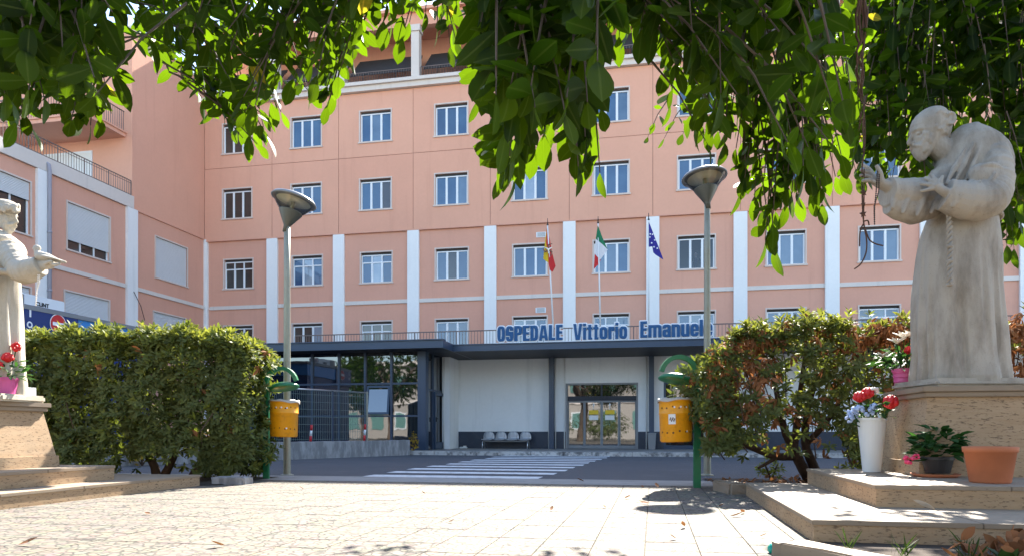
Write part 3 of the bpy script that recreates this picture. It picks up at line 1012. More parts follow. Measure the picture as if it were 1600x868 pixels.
# sliding entrance door
m = MB()
fw = .06
for (p, q, r_, t_) in ((dA, dA + fw, .12, zD), (dB - fw, dB, .12, zD), (dA + fw, dB - fw, zD - fw, zD)):
    m.box(p, q, yw - .02, yw + .2, r_, t_)
ed = m.build('entrance_door', M['grey_plastic'], pav)
zr = zz_(620.5, 940, yw)
m = MB().box(dA + fw, dB - fw, yw + .03, yw + .2, zr - .10, zr + .06)
mid = (dA + dB) / 2
m.box(mid - .03, mid + .03, yw + .04, yw + .12, zr + .06, zD - fw)
m.box(mid - .12, mid + .12, yw - .02, yw + .03, zr - .02, zr + .05)
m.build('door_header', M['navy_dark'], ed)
xs = [dA + fw, dA + fw + (dB - dA) * .235, mid, dB - fw - (dB - dA) * .235, dB - fw]
for i, (a, b) in enumerate(zip(xs[:-1], xs[1:])):
    y_ = yw + (.10 if i in (0, 3) else .06)
    m = MB().box(a + .002, a + .045, y_ - .02, y_ + .02, .13, zr - .1).box(b - .045, b - .002, y_ - .02, y_ + .02, .13, zr - .1)
    m.box(a + .045, b - .045, y_ - .02, y_ + .02, .13, .24)
    m.box(a + .045, b - .045, y_ - .02, y_ + .02, zr - .16, zr - .1)
    lf = m.build('door_leaf', M['grey_plastic'], ed)
    MB().quad((a, y_, .14), (b, y_, .14), (b, y_, zr - .1), (a, y_, zr - .1)).build('pane', M['door_glass'], ed)
    if i in (1, 2):
        c = (a + b) / 2 + (.02 if i == 1 else -.02)
        zc = zz_(643, 940, yw)
        MB().box(c - .16, c + .16, y_ - .012, y_ - .004, zc - .07, zc + .07).build('yellow_sticker', M['yellow_sticker'], ed)
        MB().box(c - .16, c + .16, y_ - .011, y_ - .004, zc - .27, zc - .11).build('white_notice', M['white_plastic'], ed)
        m = MB().box(c - .012, c + .012, y_ - .010, y_ - .004, zc + .12, zc + .26)
        m.add([(c - .05, y_ - .009, zc + .24), (c + .05, y_ - .009, zc + .24), (c, y_ - .009, zc + .32)], [(0, 1, 2)])
        m.build('arrow_mark', M['white_plastic'], ed)
for a, b in ((dA + fw, mid - .03), (mid + .03, dB - fw)):
    MB().quad((a, yw + .08, zr + .06), (b, yw + .08, zr + .06), (b, yw + .08, zD - fw), (a, yw + .08, zD - fw)).build('pane', M['tinted'], ed)
MB().box(sW0, sEnd, yw + .5, -.02, .1, ZSO).build('core', M['interior'], pav)
MB().box(sBoxL, sBoxR - .3, yg + .7, -.02, .1, ZSO).build('core', M['interior'], pav)
# second opening (to the right of the column)
m = MB()
for (p, q, r_, t_) in ((eA, eA + .07, .12, zD), (eB - .07, eB, .12, zD), (eA + .07, eB - .07, zD - .07, zD), (eA + .07, eB - .07, .12, .25), (eA + .07, eB - .07, 1.2, 1.28), (eA + 1.0, eA + 1.07, .25, zD - .07)):
    m.box(p, q, yw - .01, yw + .15, r_, t_)
e2 = m.build('glazed_opening', M['navy'], pav)
MB().quad((eA, yw + .08, .2), (eB, yw + .08, .2), (eB, yw + .08, zD), (eA, yw + .08, zD)).build('pane', M['tinted'], e2)
# terrace railing above
yr = yw + .6
ra, rb = sBoxL, sEnd
zra = zz_(516.5, 700, yr)
m = MB()
m.box(ra, rb, yr - .02, yr + .02, zra - .035, zra)
m.box(ra, rb, yr - .012, yr + .012, ZTOP + .12, ZTOP + .145)
n = int((rb - ra) / .115)
for k in range(n + 1):
    c = ra + (rb - ra) * k / n
    t_ = .018 if k % 14 == 0 else .007
    m.box(c - t_, c + t_, yr - t_, yr + t_, ZTOP - .05, zra - .03)
m.build('terrace_railing', M['rail'], pav)

# ================================================================= SIGN: block letters
def glyph(ch, w=.5):
    """solid of a heavy condensed letter on a fine grid; returns boolean array [row from bottom, column], cell size"""
    c = .0125
    nx, ny = int(w / c), int(1.0 / c)
    X, Y = np.meshgrid((np.arange(nx) + .5) * c, (np.arange(ny) + .5) * c)
    s = .195; b = .16
    xh = .76
    rect = lambda x0, x1, y0, y1: (X >= x0) & (X <= x1) & (Y >= y0) & (Y <= y1)
    def sup(x0, x1, y0, y1, n=3.2):
        cx_, cy_, a_, b__ = (x0 + x1) / 2, (y0 + y1) / 2, (x1 - x0) / 2, (y1 - y0) / 2
        return (np.abs((X - cx_) / a_) ** n + np.abs((Y - cy_) / b__) ** n) < 1
    ring = lambda x0, x1, y0, y1: sup(x0, x1, y0, y1) & ~sup(x0 + s, x1 - s, y0 + b, y1 - b, 4)
    if ch == 'O': return ring(0, w, 0, 1), c
    if ch == 'o': return ring(0, w, 0, xh), c
    if ch == 'D': return (sup(-w * .5, w, 0, 1, 4) & rect(0, w, 0, 1)) & ~(sup(-w * .5, w - s, b, 1 - b, 5) & rect(s, w, 0, 1)), c
    if ch == 'P':
        bowl = (sup(-w * .5, w, .40, 1, 4) & rect(0, w, .40, 1)) & ~(sup(-w*.5, w - s, .40 + b * .9, 1 - b, 5) & rect(s, w, 0, 1))
        return bowl | rect(0, s, 0, 1), c
    if ch == 'E': return rect(0, s, 0, 1) | rect(0, w, 0, b) | rect(0, w, 1 - b, 1) | rect(0, w * .93, .5 - b / 2, .5 + b / 2), c
    if ch == 'L': return rect(0, s, 0, 1) | rect(0, w, 0, b), c
    if ch in 'AV':
        y = Y if ch == 'A' else 1 - Y
        outer = np.abs(X - w / 2) < (w / 2) * (1 - y * .52)
        inner = np.abs(X - w / 2) < (w / 2 - s * .92) * (1 - y * 1.15)
        if ch == 'A': return outer & (~(inner & (Y < .16)) & ~(inner & (Y > .32))), c
        return outer & ~(inner & (Y > .30)), c
    if ch == 'S':
        o = sup(0, w, 0, 1)
        m_ = w / 2; g = .028
        hole = rect(m_ - g, m_ + g, .64, .84) | rect(m_ - g, w, .62, .70) | rect(m_ - g, m_ + g, .16, .38) | rect(0, m_ + g, .30, .38)
        return o & ~hole, c
    if ch == 'i': return rect(0, w, 0, xh) | rect(0, w, .84, 1), c
    if ch == 'l': return rect(0, w, 0, 1), c
    if ch == 't': return rect(w * .22, w * .22 + s, 0, .93) | rect(0, w, xh - .12, xh) | rect(w * .22, w, 0, .12), c
    if ch == 'r': return rect(0, s, 0, xh) | (rect(s, w, xh - .26, xh) & ~rect(s, s + .03, 0, xh - .14)), c
    if ch == 'n': return rect(0, s, 0, xh) | (sup(0, w, .2, xh, 4) & rect(0, w, .45, xh) & ~rect(s, w - s, 0, xh - b)) | rect(w - s, w, 0, xh - .12), c
    if ch == 'u': return rect(w - s, w, 0, xh) | (sup(0, w, 0, .55, 4) & rect(0, w, 0, .3) & ~rect(s, w - s, b, 1)) | rect(0, s, .12, xh), c
    if ch == 'm':
        q = (w - 3 * s) / 2
        base = rect(0, s, 0, xh) | rect(s + q, 2 * s + q, 0, xh - .04) | rect(w - s, w, 0, xh - .12)
        return base | (sup(0, w, .2, xh, 5) & rect(0, w, xh - b, xh)), c
    if ch == 'a': return (ring(0, w, 0, .48) | rect(w - s, w, 0, xh - .1) | (sup(0, w, .3, xh, 3.2) & (rect(0, w, xh - b, xh) | rect(0, s, xh - .24, xh)))), c
    if ch == 'e':
        return (ring(0, w, 0, xh) & ~rect(w * .5, w, .26, .33)) | rect(s * .8, w - .01, .34, .44), c
    return rect(0, w, 0, 1), c
def grid_solid(mask, c, x0, sxx, z0, szz, y0, y1):
    m = MB()
    ny, nx = mask.shape
    # merge equal runs over consecutive rows into boxes
    open_ = {}
    def runs(row):
        r = []; k = 0
        while k < nx:
            if row[k]:
                a = k
                while k < nx and row[k]: k += 1
                r.append((a, k))
            else: k += 1
        return r
    for j in range(ny + 1):
        cur = set(runs(mask[j])) if j < ny else set()
        for rn in list(open_):
            if rn not in cur:
                a, b = rn
                m.box(x0 + a * c * sxx, x0 + b * c * sxx, y0, y1, z0 + open_[rn] * c * szz, z0 + j * c * szz)
                del open_[rn]
        for rn in cur:
            if rn not in open_: open_[rn] = j
    return m
sign = empty('sign_lettering', (CORNER.x, CORNER.y, 0), ANG,
             'row of blue block letters with white edges standing along the canopy edge', 'sign')
ysn = yc + .1
WD = {'i': .19, 'l': .19, 't': .33, 'r': .37, 'm': .80, 'A': .56, 'V': .56, 'E': .42, 'L': .40}
def word(txt, px0, px1, hpx_top, hpx_bot):
    a, b = sx(px0, -ysn), sx(px1, -ysn)
    zt, zb = zy(hpx_top, px0, -ysn), zy(hpx_bot, px0, -ysn)
    tot = sum(WD.get(ch, .49) for ch in txt) + .065 * (len(txt) - 1)
    k = (b - a) / tot
    x = a
    for ch in txt:
        w = WD.get(ch, .49)
        mask, c = glyph(ch, w)
        o = grid_solid(mask, c, x, k, zb, zt - zb, ysn - .05, ysn - .015).build('letter', M['blue_sign'], sign)
        p = 7
        big = np.pad(mask, p)
        out = big.copy()
        for dy in range(-p + 1, p):
            for dx in range(-p + 1, p):
                if dx * dx + dy * dy < p * p - 4: out |= np.roll(np.roll(big, dy, 0), dx, 1)
        grid_solid(out, c, x - p * c * k, k, zb - p * c * (zt - zb), zt - zb, ysn - .012, ysn + .03).build('letter_edge', M['white_edge'], o)
        x += (w + .065) * k
word('OSPEDALE', 777.5, 879.5, 509.5, 533)
word('Vittorio', 896, 980, 505.5, 530.5)
word('Emanuele', 1000.5, 1113, 501.5, 527)
m = MB().box(sx(775, -ysn), sx(1125, -ysn), ysn - .02, ysn + .02, ZTOP + .032, ZTOP + .06)
m.build('sign_base', M['white_edge'], sign)

# ================================================================= FLAGS
def patch(name, pts, Y, mat, parent, wav=.03, cuts=3, freq=9.0, origin=None):
    bm = bmesh.new()
    vs = [bm.verts.new(at(px, py, Y) - (origin or Vector())) for px, py in pts]
    f = bm.faces.new(vs)
    bmesh.ops.triangulate(bm, faces=[f])
    for _ in range(cuts):
        bmesh.ops.subdivide_edges(bm, edges=bm.edges[:], cuts=1, use_grid_fill=True)
    for v in bm.verts:
        v.co.y += wav * math.sin(freq * (v.co.x * 1.6 + v.co.z * .35) ) + wav * .5 * math.sin(freq * 2.1 * v.co.x + 1.3 * v.co.z)
    for fc in bm.faces: fc.smooth = True
    me = bpy.data.meshes.new(name)
    bm.to_mesh(me); bm.free()
    me.materials.append(mat)
    return obj(name, me, parent)
def cloth(name, c):
    t = NT(name)
    t.set(c, .8)
    tl = t.new('ShaderNodeBsdfTranslucent'); tl.inputs[0].default_value = (*c, 1)
    mx = t.new('ShaderNodeMixShader'); mx.inputs[0].default_value = .3
    t.con(t.b.outputs[0], mx.inputs[1]); t.con(tl.outputs[0], mx.inputs[2]); t.con(mx.outputs[0], t.out.inputs['Surface'])
    return t.m
C_Y, C_R, C_G, C_W, C_B = cloth('flag_yellow', (.70, .48, .02)), cloth('flag_red', (.62, .03, .03)), cloth('flag_green', (.02, .20, .09)), cloth('flag_white', (.74, .75, .77)), cloth('flag_blue', (.035, .03, .27))
YF = (CORNER + W * (yc + .45) + U * sx(940, -(yc + .45))).y
def fz(p, k=7.62): return (840 + p[0] / k, 340 + p[1] / k)
def flagpole(xt, yt, xb, yb_, label):
    Yp = (CORNER + W * (yc + .45) + U * sx(xb, -(yc + .45))).y
    base = at(xb, yb_, Yp); base.z = ZTOP + .03
    e = empty('flag_on_pole', base, 0, label, 'flag', 'flags above the entrance sign')
    top = at(xt, yt, Yp)
    m = MB(); m.smooth = True
    m.tube([(0, 0, 0), top - base], [.028, .02], 8)
    m.build('pole', M['white_plastic'], e)
    m = MB(); m.smooth = True
    m.tube([top - base, top - base + Vector((0, 0, .22))], [.022, .008], 6)
    m.ball(top - base + Vector((0, 0, .02)), .035, 8, 6)
    m.build('finial', M['black'], e)
    return e, base, Yp
e, b0, Yp = flagpole(855.5, 352, 866, 533, 'yellow and red regional flag with dark emblem hanging on a slanted pole')
fl = patch('flag_cloth', [fz(p) for p in ((108, 130), (100, 300), (125, 430), (130, 540), (95, 520), (66, 490), (78, 390), (92, 250))], Yp - .03, C_Y, e, origin=b0)
patch('red_field', [fz(p) for p in ((109, 130), (150, 270), (170, 400), (215, 575), (182, 590), (178, 645), (145, 622), (130, 545), (126, 430), (102, 300))], Yp - .035, C_R, fl, origin=b0)
em = MB()
ce = at(*fz((130, 380)), Yp - .12) - b0
em.ball(ce, (.05, .03, .06), 10, 6)
for q in range(3):
    a = R(90 + 120 * q)
    k1 = ce + Vector((math.cos(a) * .12, 0, math.sin(a) * .15)); k2 = k1 + Vector((math.cos(a - 1.3) * .12, 0, math.sin(a - 1.3) * .13))
    em.tube([ce, k1, k2], [.035, .026, .014], 6)
em.build('flag_emblem', paint('emblem_brown', (.20, .09, .06), .8), fl)
em = MB()
for q in range(3):
    a = R(30 + 120 * q)
    em.tube([ce + Vector((0, -.02, 0)), ce + Vector((math.cos(a) * .13, -.02, math.sin(a) * .13))], [.03, .012], 5)
em.build('flag_emblem', M['petal_white'], fl)
e, b0, Yp = flagpole(934.5, 349, 938.5, 533, 'green white and red tricolour flag drooping from its pole')
fl = patch('flag_cloth', [fz(p) for p in ((716, 95), (770, 240), (832, 380), (757, 310), (694, 248), (705, 170))], Yp - .03, C_G, e, origin=b0)
patch('white_stripe', [fz(p) for p in ((694, 249), (757, 311), (833, 381), (790, 440), (750, 496), (712, 462), (679, 428))], Yp - .03, C_W, fl, origin=b0)
patch('red_stripe', [fz(p) for p in ((679, 430), (712, 463), (752, 498), (735, 545), (690, 590), (668, 618))], Yp - .03, C_R, fl, origin=b0)
e, b0, Yp = flagpole(1013.5, 344, 1013.5, 533, 'dark blue flag with a few white stars against a white pilaster')
fl = patch('flag_cloth', [fz(p) for p in ((1320, 55), (1380, 190), (1440, 340), (1500, 500), (1465, 480), (1405, 445), (1375, 420), (1362, 350), (1325, 350), (1325, 200))], Yp - .03, C_B, e, origin=b0)
for p in ((1368, 200), (1341, 196), (1337, 232), (1358, 303), (1385, 350), (1425, 366), (1395, 268)):
    c_ = at(*fz(p), Yp - .11) - b0
    vs = []
    for k in range(10):
        a = math.pi / 2 + k * math.pi / 5; r_ = .034 if k % 2 == 0 else .015
        vs.append((c_.x + r_ * math.cos(a), c_.y, c_.z + r_ * math.sin(a)))
    m = MB().add(vs, [tuple(range(10))]); m.build('star', M['white_edge'], fl)

# ================================================================= LAMP POSTS
def lamp_post(px, pyb, ptop, tilt, label):
    b = ground(px, pyb)
    e = empty('street_lamp', b, 0, label, 'street lamp', 'lamp posts at the edge of the road')
    zt = (pyb - ptop) / F * b.y
    m = MB(); m.smooth = True
    m.lathe([(.062, 0), (.062, .02), (.06, 1.1), (.052, zt - .9), (.050, zt)], 14)
    m.build('pole', M['pole'], e)
    MB().lathe([(.11, 0), (.11, .015), (.07, .03)], 14).build('base_plate', M['pole'], e)
    hd = MB(); hd.smooth = True
    hd.lathe([(.046, -.12), (.052, -.02), (.06, 0), (.195, .225), (.197, .235), (.18, .236)], 28, cap1=True)
    h = hd.build('lamp_cone', paint('lamp_grey', (.10, .095, .075), .45, .1, 5, metal=.4), e, (0, 0, zt), tilt)
    bw = MB(); bw.smooth = True
    bw.lathe([(.19, .237), (.265, .325), (.345, .425)], 32, cap0=False, cap1=False)
    bw.build('clear_bowl', M['lamp_clear'], h)
    cp = MB(); cp.smooth = True
    cp.lathe([(.28, .424), (.355, .422), (.375, .428), (.378, .442), (.35, .475), (.25, .515), (.12, .535), (.0, .54)], 32, cap0=False, cap1=False)
    cp.build('lamp_cap', paint('cap_grey', (.22, .22, .225), .35, .1, 5), h)
    MB().lathe([(.0, .420), (.285, .421)], 28, cap0=False, cap1=False).build('reflector', paint('reflector_pale', (.80, .76, .60), .5, .08), h)
    m = MB(); m.smooth = True
    m.lathe([(.035, .236), (.035, .41)], 12)
    m.build('lamp_socket', M['pole'], h)
    return e
lamp_post(448.5, 742, 352, (R(-6), R(13), 0), 'tall lamp post with tilted cone head beside the left hedge and yellow bin')
lamp_post(1105, 742, 316, (R(-8), R(-4), 0), 'tall lamp post with cone head rising behind the sparse browned hedge')

# ================================================================= WASTE BINS
def waste_bin(base, side, zb, label, sticker):
    e = empty('waste_bin', base, 0, label, 'waste bin', 'yellow waste bins on green posts')
    m = MB().bevbox(-.045, .045, -.03, .03, 0, 1.48, .006)
    m.build('post', M['green'], e)
    # arch carrying the hood
    pts = []
    for k in range(13):
        a = math.pi * (1 - k / 12 * .92)
        pts.append((side * (.235 + .235 * math.cos(a)), 0, 1.46 + .25 * math.sin(a)))
    m = MB()
    vs = []
    for i, p in enumerate(pts):
        q = pts[min(i + 1, 12)]; o_ = pts[max(i - 1, 0)]
        t = (Vector(q) - Vector(o_)).normalized(); nr = Vector((-t.z, 0, t.x))
        for dn in (-.028, .028):
            for dy in (-.045, .045): vs.append(Vector(p) + nr * dn + Vector((0, dy, 0)))
    fs = []
    for i in range(12):
        a, b = 4 * i, 4 * i + 4
        fs += [(a, a+1, b+1, b), (a+2, b+2, b+3, a+3), (a, b, b+2, a+2), (a+1, a+3, b+3, b+1)]
    fs += [(0, 2, 3, 1), (48, 49, 51, 50)]
    m.add(vs, fs).build('arch', M['green'], e)
    hd = MB(); hd.smooth = True
    hd.lathe([(.0, -.02), (.20, -.012), (.235, 0), (.235, .018), (.20, .05), (.10, .085), (.0, .095)], 28, cap0=False, cap1=False)
    hd.build('hood', M['green'], e, (side * .27, 0, 1.40), (R(-6), R(-9 * side), 0))
    c = (side * .275, -.02, zb)
    m = MB(); m.smooth = True
    prof = [(.0, .0), (.19, .0), (.205, .02), (.208, .36), (.214, .365), (.214, .375), (.208, .38), (.208, .53), (.218, .535), (.218, .552), (.20, .552), (.19, .10), (.0, .08)]
    m.lathe(prof, 32, (0, 0, 0), False, False)
    bk = m.build('basket', M['yellow'], e, c, (0, R(1.5 * side), 0))
    hl = MB()
    for (zz, ks) in ((.445, range(7)), (.13, range(7))):
        for k in ks:
            a = R(-90 - 66 + k * 22)
            p = Vector((.2095 * math.cos(a), .2095 * math.sin(a), zz + random.uniform(-.012, .012)))
            t = Vector((-math.sin(a), math.cos(a), 0)); r_ = random.uniform(.008, .014)
            hl.add([p + t * (r_ * math.cos(q)) + Vector((0, 0, r_ * math.sin(q))) for q in [k2 * math.pi / 4 for k2 in range(8)]], [tuple(range(8))])
    hl.build('drain_holes', M['rust'], bk)
    hl = MB()
    for k, zz in ((2, .448), (3, .45), (4, .444), (4, .135)):
        a = R(-90 - 66 + k * 22 + 6)
        p = Vector((.2105 * math.cos(a), .2105 * math.sin(a), zz)); t = Vector((-math.sin(a), math.cos(a), 0)); r_ = .013
        hl.add([p + t * (r_ * math.cos(q)) + Vector((0, 0, r_ * math.sin(q))) for q in [k2 * math.pi / 4 for k2 in range(8)]], [tuple(range(8))])
    hl.build('bright_holes', M['white_plastic'], bk)
    # crumpled bag edge over the rim
    m = MB(); m.smooth = True
    n = 40; vs = []
    for k in range(n):
        a = 2 * math.pi * k / n
        f = .5 + .5 * math.cos(a - R(20 if side > 0 else 160))
        dz = -.006 - f * .028 * (1 + .5 * math.sin(5 * a))
        vs += [(.195 * math.cos(a), .195 * math.sin(a), .548), (.21 * math.cos(a), .21 * math.sin(a), .57 + .008 * math.sin(7 * a)),
               (.229 * math.cos(a), .229 * math.sin(a), .556), (.226 * math.cos(a), .226 * math.sin(a), .55 + dz)]
    fs = []
    for k in range(n):
        a, b = 4 * k, 4 * ((k + 1) % n)
        fs += [(a, b, b+1, a+1), (a+1, b+1, b+2, a+2), (a+2, b+2, b+3, a+3)]
    m.add(vs, fs).build('bag_edge', M['bag'], bk)
    if sticker:
        m = MB(); vs = []
        for k in range(6):
            a = R(-128 + k * 5.0)
            for z_ in (.23, .40 if False else .36): vs.append((.2108 * math.cos(a), .2108 * math.sin(a), z_))
        m.add(vs, [(2*k, 2*k+2, 2*k+3, 2*k+1) for k in range(5)]).build('sticker', M['white_plastic'], bk)
        m = MB()
        for k in range(7):
            a = R(-122 + k * 2.6); z_ = .29 + .018 * math.sin(k * 2.1)
            p = Vector((.2118 * math.cos(a), .2118 * math.sin(a), z_)); t = Vector((-math.sin(a), math.cos(a), 0))
            m.add([p - t * .006 - Vector((0, 0, .012)), p + t * .006 - Vector((0, 0, .012)), p + t * .006 + Vector((0, 0, .014)), p - t * .006 + Vector((0, 0, .014))], [(0, 1, 2, 3)])
        m.build('sticker_print', M['rust'], bk)
    m = MB().box(side * .04, side * .075, -.03, .03, zb + .12, zb + .16).box(side * .04, side * .075, -.03, .03, zb + .42, zb + .46)
    m.build('bracket', M['green'], e)
    return e
waste_bin(ground(416, 748), 1, .655, 'yellow bin on green hooded post beside the dense left hedge', False)
waste_bin(ground(1089, 762), -1, .605, 'yellow bin with white sticker on green post beside the browned hedge', True)

# ================================================================= BENCH, DOOR BIN
bs0, bs1 = sy(752, yw - .55), sy(829, yw - .55)
bw_ = bs1 - bs0
bp = CORNER + U * bs0 + W * (yw - .30) + Vector((0, 0, .12))
bench = empty('bench', bp, ANG, 'row of four grey steel seats on bent legs against the white wall', 'bench')
sw = bw_ / 4
K = .74
def seat_shell(x0):
    m = MB(); m.smooth = True
    nu, nv = 8, 12
    prof = []
    for i in range(nv + 1):
        t = i / nv
        if t < .45:
            q = t / .45
            prof.append((-.02 - .06 * (1 - q) + .05 * (1-q), .80 * K - q * .34 * K, 1 - .55 * (1 - q) ** 3))
        elif t < .6:
            q = (t - .45) / .15
            prof.append((-.04 - .09 * q, .46 * K - .045 * math.sin(q * 1.57), 1.0))
        else:
            q = (t - .6) / .4
            prof.append((-.13 - .32 * q * .9, .415 * K + .02 * q - .03 * (q > .9) , 1.0 - .12 * q ** 3))
    vs = []
    for (y, z, wd) in prof:
        for j in range(nu + 1):
            u = -1 + 2 * j / nu
            vs.append((x0 + sw / 2 + u * wd * sw * .47, y - .03 * u * u * (-1), z + .012 * u * u))
    fs = [(i*(nu+1)+j, i*(nu+1)+j+1, (i+1)*(nu+1)+j+1, (i+1)*(nu+1)+j) for i in range(nv) for j in range(nu)]
    m.add(vs, fs)
    o = m.build('seat', M['steel_seat'], bench)
    sd = o.modifiers.new('thick', 'SOLIDIFY'); sd.thickness = .012
    return o
def perf():
    t = NT('perforated_steel')
    v = t.coord('Object')
    vo = t.new('ShaderNodeTexVoronoi'); vo.inputs['Scale'].default_value = 45; vo.inputs['Randomness'].default_value = 0
    t.con(v, vo.inputs['Vector'])
    f = t.ramp(vo.outputs['Distance'], [(.28, 1.0), (.34, 0.0)])
    c = t.mix(f, (.42, .44, .47), (.08, .085, .095))
    return t.set(c, .4, metal=.4)
M['steel_seat'] = perf()
for k in range(4): seat_shell(k * sw)
MB().box(.05, bw_ - .05, -.30, -.24, .33 * K, .385 * K).build('beam', M['grey_plastic'], bench)
for x_ in (.08, bw_ - .08):
    m = MB(); m.smooth = True
    m.tube([(x_, -.44, .02), (x_, -.40, .30 * K), (x_, -.26, .36 * K), (x_, -.12, .30 * K), (x_, -.03, .02)], .022, 8)
    m.build('leg', M['steel'], bench)
gp = CORNER + U * sy(1018.5, yw - .3) + W * (yw - .3) + Vector((0, 0, .12))
e = empty('litter_bin', gp, ANG, 'small grey upright litter bin beside the entrance door', 'litter bin')
m = MB(); m.add([(-.11, -.11, 0), (.11, -.11, 0), (.11, .11, 0), (-.11, .11, 0), (-.14, -.14, .5), (.14, -.14, .5), (.14, .14, .5), (-.14, .14, .5)], [(0,3,2,1), (4,5,6,7), (0,1,5,4), (1,2,6,5), (2,3,7,6), (3,0,4,7)])
m.build('bin_body', M['grey_plastic'], e)
MB().bevbox(-.15, .15, -.15, .15, .502, .56, .012).build('rim', M['grey_plastic'], e)
m = MB(); m.smooth = True
lp = CORNER + U * sy(724, yw - .5) + W * (yw - .5)
m.bevbox(-.14, .14, -.06, .06, 0, .06, .02); m.bevbox(-.02, .12, -.05, .05, .06, .10, .02)
o = m.build('rag', M['white_plastic'], None, (lp.x, lp.y, .121), (0, 0, .3))
tag(o, 'crumpled white rag lying on the pavement beside the bench', 'rag')

# ================================================================= LOW WALL, FENCE, MARKERS
A = ground(452, 717.5); B = ground(640.4, 710.2)
dv = (B - A).normalized(); nv_ = Vector((-dv.y, dv.x, 0))
A2 = A - dv * 7.0
L_ = (B - A2).length
e = empty('low_wall', A2, math.atan2(dv.y, dv.x), 'low stained concrete wall below the wire fence', 'wall')
m = MB()
n = 40; vs = []
for k in range(n + 1):
    x = L_ * k / n
    j = random.uniform(-.008, .008)
    vs += [(x, 0 + j, -.05), (x, j * .5, .46 + random.uniform(-.008, .008)), (x, .24, .465 + random.uniform(-.006, .006)), (x, .24, -.05)]
fs = []
for k in range(n):
    a, b = 4 * k, 4 * k + 4
    fs += [(a, b, b+1, a+1), (a+1, b+1, b+2, a+2), (a+2, b+2, b+3, a+3)]
fs += [(0, 1, 2, 3), (4*n, 4*n+3, 4*n+2, 4*n+1)]
m.add(vs, fs).build('wall_body', M['wall_concrete'], e)
def onwall(px):
    a = (px - CX) / F
    t = (a * A2.y - A2.x) / (dv.x - a * dv.y)
    return t
t0, t1 = onwall(330), onwall(578)
Yf = (A2 + dv * t1).y
zf = H + (HY - 612.5) / F * Yf
e = empty('wire_fence', A2 + Vector((0, 0, .46)), math.atan2(dv.y, dv.x), 'green wire mesh fence panel standing on the low concrete wall', 'fence')
hf = zf - .46
for px, mt in ((578, 'pole'), (524, 'green'), (452, 'green'), (372, 'green')):
    t_ = onwall(px)
    m = MB(); m.tube([(t_, .12, 0), (t_, .12, hf + (.03 if mt == 'pole' else 0))], .028, 8); m.build('fence_post', M[mt if mt == 'pole' else 'navy'], e)
m = MB(); m.smooth = True
m.tube([(t0, .12, hf), (t1, .12, hf)], .024, 6)
m.build('top_rail', M['steel'], e)
m = MB()
x = t0
while x < t1:
    m.box(x - .0035, x + .0035, .1165, .1235, .03, hf - .02); x += .062
z_ = .06
while z_ < hf:
    m.box(t0, t1, .110, .1163, z_ - .004, z_ + .004); z_ += .20
m.build('wire_mesh', M['wire'], e)
for px in (487, 571):
    t_ = onwall(px)
    p = A2 + dv * t_ + nv_ * .05 + Vector((0, 0, .462))
    e = empty('marker_post', p, 0, 'red and white banded marker post on the low wall', 'marker post', 'marker posts on the low wall')
    hh = 26 / F * p.y
    for k in range(3):
        m = MB(); m.smooth = True
        m.tube([(.01 * k, 0, hh * k / 3), (.01 * (k + 1), 0, hh * (k + 1) / 3)], .032, 10)
        m.build('band', M['red_paint'] if k != 1 else M['marker_white'], e)
# yellow flowering bush in front of the glass corner
# ================================================================= KIOSK with no-entry sign, AC unit
kp = Vector((-.694 * 15.6, 15.6, 0))
e = empty('kiosk', kp, ANG, 'blue prefab kiosk with bright blue fascia and round no-entry sign', 'kiosk')
kl = 4.1
kz = H + (HY - 474) / F * 15.6
m = MB().box(-2.6, 0, 0, kl, .05, kz - .55); m.build('body', M['kiosk_blue'], e)
m = MB().box(-2.7, .06, -.06, kl + .06, kz - .548, kz - .10); m.build('fascia', M['sky_blue'], e)
m = MB().box(-2.75, .10, -.1, kl + .1, kz - .098, kz); m.build('roof_edge', M['grey_plastic'], e)
yk = .95
zk = H + (HY - 506) / F * (kp + W * yk).y
def disc(m, c, r, x, n=28):
    m.add([(x, c[0] + r * math.cos(2 * math.pi * k / n), c[1] + r * math.sin(2 * math.pi * k / n)) for k in range(n)], [tuple(range(n))])
MB().box(.062, .085, -.02, 1.55, zk - .46, zk + .32).build('sign_panel', M['kiosk_blue'], e)
m = MB(); disc(m, (yk, zk), .235, .095); ns = m.build('sign_rim', M['white_edge'], e)
m = MB(); disc(m, (yk, zk), .215, .099); m.build('sign_disc', M['red_paint'], ns)
MB().box(.10, .104, yk - .16, yk + .16, zk - .04, zk + .04).build('sign_bar', M['white_edge'], ns)
MB().box(.086, .09, .18, .225, zk + .05, zk + .28).build('painted_letter', M['white_edge'], e)
m = MB(); disc(m, (.19, zk - .12), .075, .087, 20); rl = m.build('painted_letter', M['white_edge'], e)
m = MB(); disc(m, (.19, zk - .12), .04, .0885, 20); m.build('letter_hole', M['kiosk_blue'], rl)
ap = kp + W * .75 + U * (-.62) + Vector((0, 0, kz))
e = empty('air_conditioner', ap, ANG, 'white air conditioning unit on the kiosk roof', 'air conditioner')
al = 1.45
MB().bevbox(-.4, 0, -.6, al - .3, .03, .40, .02).build('casing', M['ac_white'], e)
m = MB().box(-.005, .006, -.55, -.02, .06, .37)
m.build('fan_grille', M['grey_plastic'], e)
MB().box(-.38, -.32, -.5, -.4, 0, .03).box(-.1, -.04, -.5, -.4, 0, .03).box(-.38, -.32, al - .5, al - .4, 0, .03).box(-.1, -.04, al - .5, al - .4, 0, .03).build('feet', M['grey_plastic'], e)
